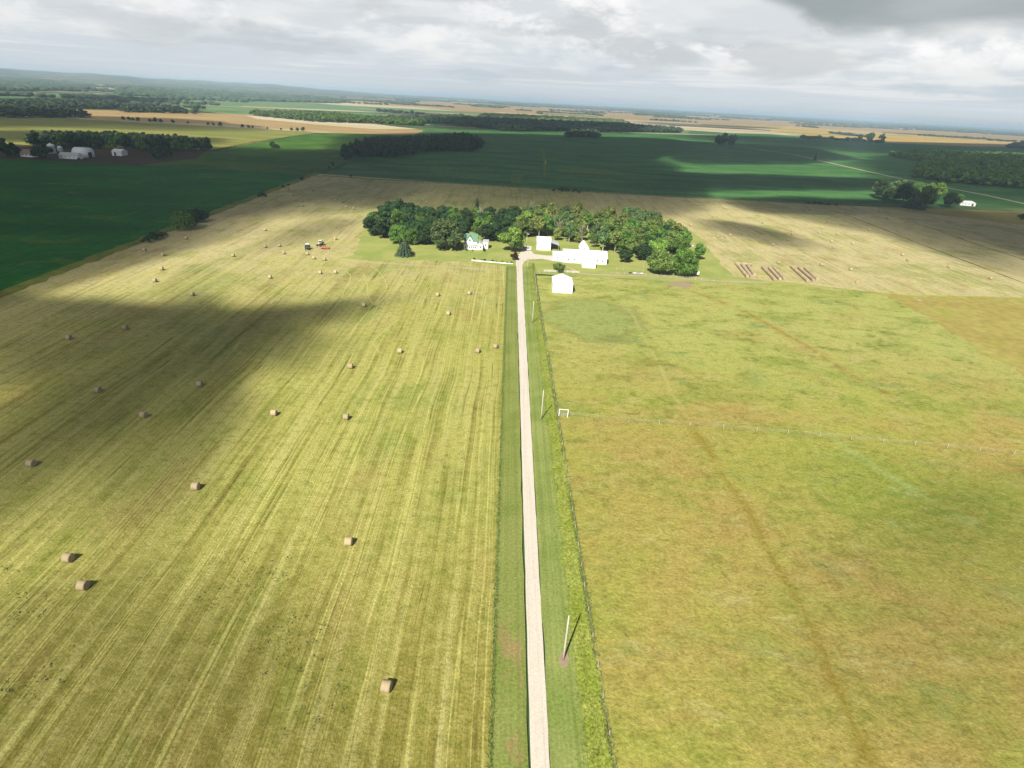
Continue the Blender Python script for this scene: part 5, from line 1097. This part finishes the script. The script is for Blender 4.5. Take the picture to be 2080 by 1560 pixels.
yy = 20 + (330 - 20) * tr.uniform(0, 1, 9000) ** 1.3; xx = (13.1 - .0055 * yy / S) * S + tr.normal(size=9000) * .9 * 1.2
tufts('tall_grass', 'tall yellow-green grass between the mown verge and the pasture fence', np.column_stack([xx, yy]), .24, .13, M['tall'], 1, 8)
yy = tr.uniform(20, 330, 5200); xx = np.interp(yy, [20 * S, 67 * S, 128 * S, 250 * S], [14.75 * S, 14.3 * S, 13.8 * S, 12.4 * S]) + tr.normal(size=5200) * .22
keep = np.array([math.sin(v * .085) + math.sin(v * .231 + 1) + tr.normal() * 1.2 > -.4 for v in yy])
tufts('fence_weeds', 'dark green weeds grown along the pasture fence', np.column_stack([xx, yy])[keep], .38, .14, M['leaf_weed'], 2)
yy = tr.uniform(20, 320, 4200); xx = np.interp(yy, [20, 320], [1.05 * S, .95 * S]) + tr.normal(size=4200) * .16
tufts('verge_grass', 'ragged line of uncut grass between hay field and drive verge', np.column_stack([xx, yy]), .24, .16, M['leaf_weed'], 3, 4)
P_ = scatter([(-100, 1560), (1000, 1560), (1010, 1150), (-100, 1150)], 1.1, 5, 1.6); P2 = scatter([(-100, 1150), (1010, 1150), (1020, 800), (-100, 800)], 2.6, 6, 1.6)
rg = np.random.RandomState(8)
def clumpy(P, sc_, thr):
    ph = rg.uniform(0, 6, 6); out = []
    for p in P:
        v = math.sin(p[0] * sc_ + ph[0] + math.sin(p[1] * sc_ * .7) * 1.5) + math.sin(p[1] * sc_ * .8 + ph[1] + math.sin(p[0] * sc_ * 1.3)) + math.sin((p[0] - p[1]) * sc_ * 2.1 + ph[2]) * .7 + rg.normal() * .5
        if v > thr: out.append(p)
    return out
tufts('clover_patches', 'scattered dark clover tufts in the mown hay field', clumpy(P_, .13, 1.75) + clumpy(P2, .09, 2.0), .16, .30, M['leaf_grey'], 4, 3)
P3 = scatter([(1250, 1560), (2100, 1560), (2100, 900), (1180, 900)], 1.5, 7, 1.6); P4 = scatter([(1160, 900), (2100, 900), (2100, 620), (1110, 600)], 3.0, 9, 1.6)
tufts('pasture_tufts', 'uneven grass tufts spread over the pasture', clumpy(P3, .11, 1.2) + clumpy(P4, .07, .4), .16, .24, M['tuft'], 5, 3)
tufts('pasture_weeds', 'dark green weed clumps spread over the upper pasture', clumpy(P4, .06, 1.5), .2, .26, M['leaf_weed'], 6, 4)
# ------------------------------------------------------------------ clouds that shade the fields (soft lens-shaped puffs of vapour, high above)
def cloud_material(dens):
    m_ = bpy.data.materials.new('cloud_vapour'); m_.use_nodes = True; nt = m_.node_tree; nt.nodes.clear(); o = nt.nodes.new('ShaderNodeOutputMaterial'); v = nt.nodes.new('ShaderNodeVolumePrincipled')
    v.inputs['Color'].default_value = (.62, .63, .65, 1); v.inputs['Density'].default_value = dens; v.inputs['Anisotropy'].default_value = .5; nt.links.new(v.outputs[0], o.inputs['Volume']); m_.cycles.homogeneous_volume = True; return m_
NC = [0]
def cloud(pix, alt, tau, soft=.35, world=False, seed=1, rough=.05):
    P = [np.array(p[:2], float) for p in (pix if world else [at(*q) for q in pix])]; c = sum(P) / len(P); rg = np.random.RandomState(seed); K_ = 72; ph = rg.uniform(0, 6, 6)
    # outline radius by angle, star shaped about c
    out = []
    for i in range(K_):
        a = 2 * math.pi * i / K_ - math.pi; d = np.array([math.cos(a), math.sin(a)]); best = 0
        for j in range(len(P)):
            p, q = P[j] - c, P[(j + 1) % len(P)] - c; e = q - p; den = d[0] * e[1] - d[1] * e[0]
            if abs(den) < 1e-9: continue
            t_ = (p[0] * e[1] - p[1] * e[0]) / den; u_ = (p[0] * d[1] - p[1] * d[0]) / den
            if t_ > 0 and -1e-6 <= u_ <= 1 + 1e-6: best = max(best, t_)
        out.append(best)
    out = np.array(out); out = (np.roll(out, 1) + out * 2 + np.roll(out, -1)) / 4
    out *= 1 + rough * np.array([math.sin(3 * i * .0873 + ph[0]) + math.sin(7 * i * .0873 + ph[1]) + .7 * math.sin(13 * i * .0873 + ph[2]) for i in range(K_)])
    sh = SUN * alt / SUN[2]; T_ = max(40., min(180., out.mean() * .6)); dens = tau / T_ * SUN[2]
    rings = [1, .97, .93, .88, .82, .75, .66, .55, .4, .2]; V = []; Fs = []
    for side in (1, -1):
        for r in rings:
            e = min(1, (1 - r) / soft); th = T_ * (e * e * (3 - 2 * e)) + 1.0
            for i in range(K_):
                a = 2 * math.pi * i / K_ - math.pi; rr = out[i] * r; bump_ = 1 + .12 * math.sin(i * .5 + r * 17 + ph[3]) * (side > 0) * (1 - r)
                V.append((c[0] + sh[0] + math.cos(a) * rr, c[1] + sh[1] + math.sin(a) * rr, sh[2] + (th * .72 * bump_ if side > 0 else -th * .28)))
        V.append((c[0] + sh[0], c[1] + sh[1], sh[2] + (T_ * .72 if side > 0 else -T_ * .28)))
    n_ = len(rings) * K_ + 1
    for s, b in ((0, 0), (1, n_)):
        for r in range(len(rings) - 1):
            for i in range(K_):
                q = (b + r * K_ + i, b + r * K_ + (i + 1) % K_, b + (r + 1) * K_ + (i + 1) % K_, b + (r + 1) * K_ + i); Fs.append(q if s == 0 else q[::-1])
        l = b + (len(rings) - 1) * K_
        for i in range(K_):
            q = (l + i, l + (i + 1) % K_, b + n_ - 1); Fs.append(q if s == 0 else q[::-1])
    for i in range(K_): Fs.append((n_ + i, n_ + (i + 1) % K_, (i + 1) % K_, i))
    me = bpy.data.meshes.new('cloud'); me.from_pydata(V, [], Fs); me.materials.append(cloud_material(dens)); me.polygons.foreach_set('use_smooth', [True] * len(Fs)); o = link(bpy.data.objects.new('cloud', me)); o['kind'] = 'structure'; return o
cloud([(-300, 590), (0, 585), (260, 584), (520, 586), (760, 618), (690, 740), (540, 880), (380, 1030), (180, 1160), (-300, 1350)], 700, 3.9, 1.0, seed=1, rough=.15)
cloud([(-800, 330), (-800, 860), (0, 640), (180, 540), (330, 482), (500, 432), (640, 430), (780, 436), (800, 340), (700, 310), (440, 302), (0, 296)], 760, 3.0, .14, seed=2, rough=.012)
cloud([(560, 330), (560, 410), (700, 432), (900, 440), (1080, 440), (1280, 446), (1450, 446), (1500, 410), (1380, 398), (1340, 372), (1400, 352), (1330, 330), (1340, 318), (1400, 306), (1430, 290), (1400, 282), (1250, 276), (900, 268), (700, 270)], 840, 3.1, .16, seed=3, rough=.02)
cloud([(1300, 350), (1460, 355), (1640, 360), (1860, 366), (1880, 388), (1640, 388), (1460, 388), (1320, 388)], 940, 4.0, .3, seed=4)
cloud([(1340, 284), (1540, 292), (1660, 302), (1760, 324), (1640, 334), (1520, 334), (1400, 336), (1320, 340)], 960, 4.0, .25, seed=14)
cloud([(1760, 422), (1900, 426), (2500, 455), (2500, 660), (2080, 535), (1900, 470)], 860, 2.6, .4, seed=31)
cloud([(1420, 402), (1600, 403), (1860, 410), (1960, 440), (1700, 436), (1500, 432)], 980, 3.4, .3, seed=15)
cloud([(1480, 425), (1560, 440), (1680, 458), (1820, 500), (1960, 545), (2200, 600), (2400, 520), (2080, 430), (1760, 400), (1560, 400)], 780, 2.4, .7, seed=5, rough=.08)
cloud([(1380, 440), (1480, 446), (1600, 470), (1720, 512), (1640, 520), (1500, 485), (1400, 462)], 730, 2.2, .9, seed=25)
cloud([(640, 430), (760, 440), (720, 470), (640, 500), (520, 520), (420, 530), (520, 470)], 720, .8, .9, seed=26)
cloud([(1680, 335), (1800, 372), (1900, 420), (2500, 460), (2500, 330), (1850, 314), (1740, 318)], 820, 2.2, .3, seed=6)
cloud([(800, 262), (1000, 268), (1300, 272), (1400, 262), (1200, 250), (900, 244)], 900, 2.6, .3, seed=7)
cloud([(1300, 276), (1480, 292), (1760, 316), (2300, 320), (2300, 300), (1700, 285), (1450, 272)], 900, 2.6, .3, seed=8)
cloud([(-500, 222), (0, 228), (360, 240), (620, 262), (520, 272), (200, 262), (-500, 262)], 880, 1.8, .5, seed=9)
cloud([(-300, 262), (60, 262), (300, 276), (560, 285), (440, 300), (100, 290), (-300, 290)], 990, 1.8, .5, seed=19)
cloud([(-200, 196), (200, 198), (420, 206), (300, 214), (-200, 212)], 1000, 2.0, .4, seed=20)
cloud([(700, 222), (1100, 240), (1250, 250), (1000, 243), (760, 232)], 1020, 1.6, .4, seed=21)
cloud([(1250, 244), (1500, 256), (1620, 262), (1500, 263), (1300, 253)], 1040, 1.5, .4, seed=22)
cloud([(-600, 1300), (0, 1180), (300, 1280), (700, 1480), (1000, 1800), (-400, 2400)], 640, .9, .8, seed=10)  # thin cloud out of view, added to darken the lower left corner
cloud([(1500, 1200), (1900, 1000), (2300, 900), (2600, 1500), (2000, 1900), (1500, 1700)], 640, .35, .8, seed=11)  # even thinner unseen cloud, added to dim the lower right
# ------------------------------------------------------------------ haze
hz = MB().box(-45000, 45000, -2500, 62000, -1.4, H + 20).build('haze', None or bpy.data.materials.new('haze_air')); hz['kind'] = 'stuff'; tag(hz, 'pale summer haze over the far farmland', 'haze')
hm = hz.data.materials[0]; hm.use_nodes = True; nt = hm.node_tree; nt.nodes.clear(); o_ = nt.nodes.new('ShaderNodeOutputMaterial'); v_ = nt.nodes.new('ShaderNodeVolumePrincipled')
v_.inputs['Color'].default_value = (.60, .80, 1.0, 1); v_.inputs['Density'].default_value = 9.5e-5; v_.inputs['Anisotropy'].default_value = .0; nt.links.new(v_.outputs[0], o_.inputs['Volume']); hm.cycles.homogeneous_volume = True
print('OBJECTS', len(bpy.data.objects))
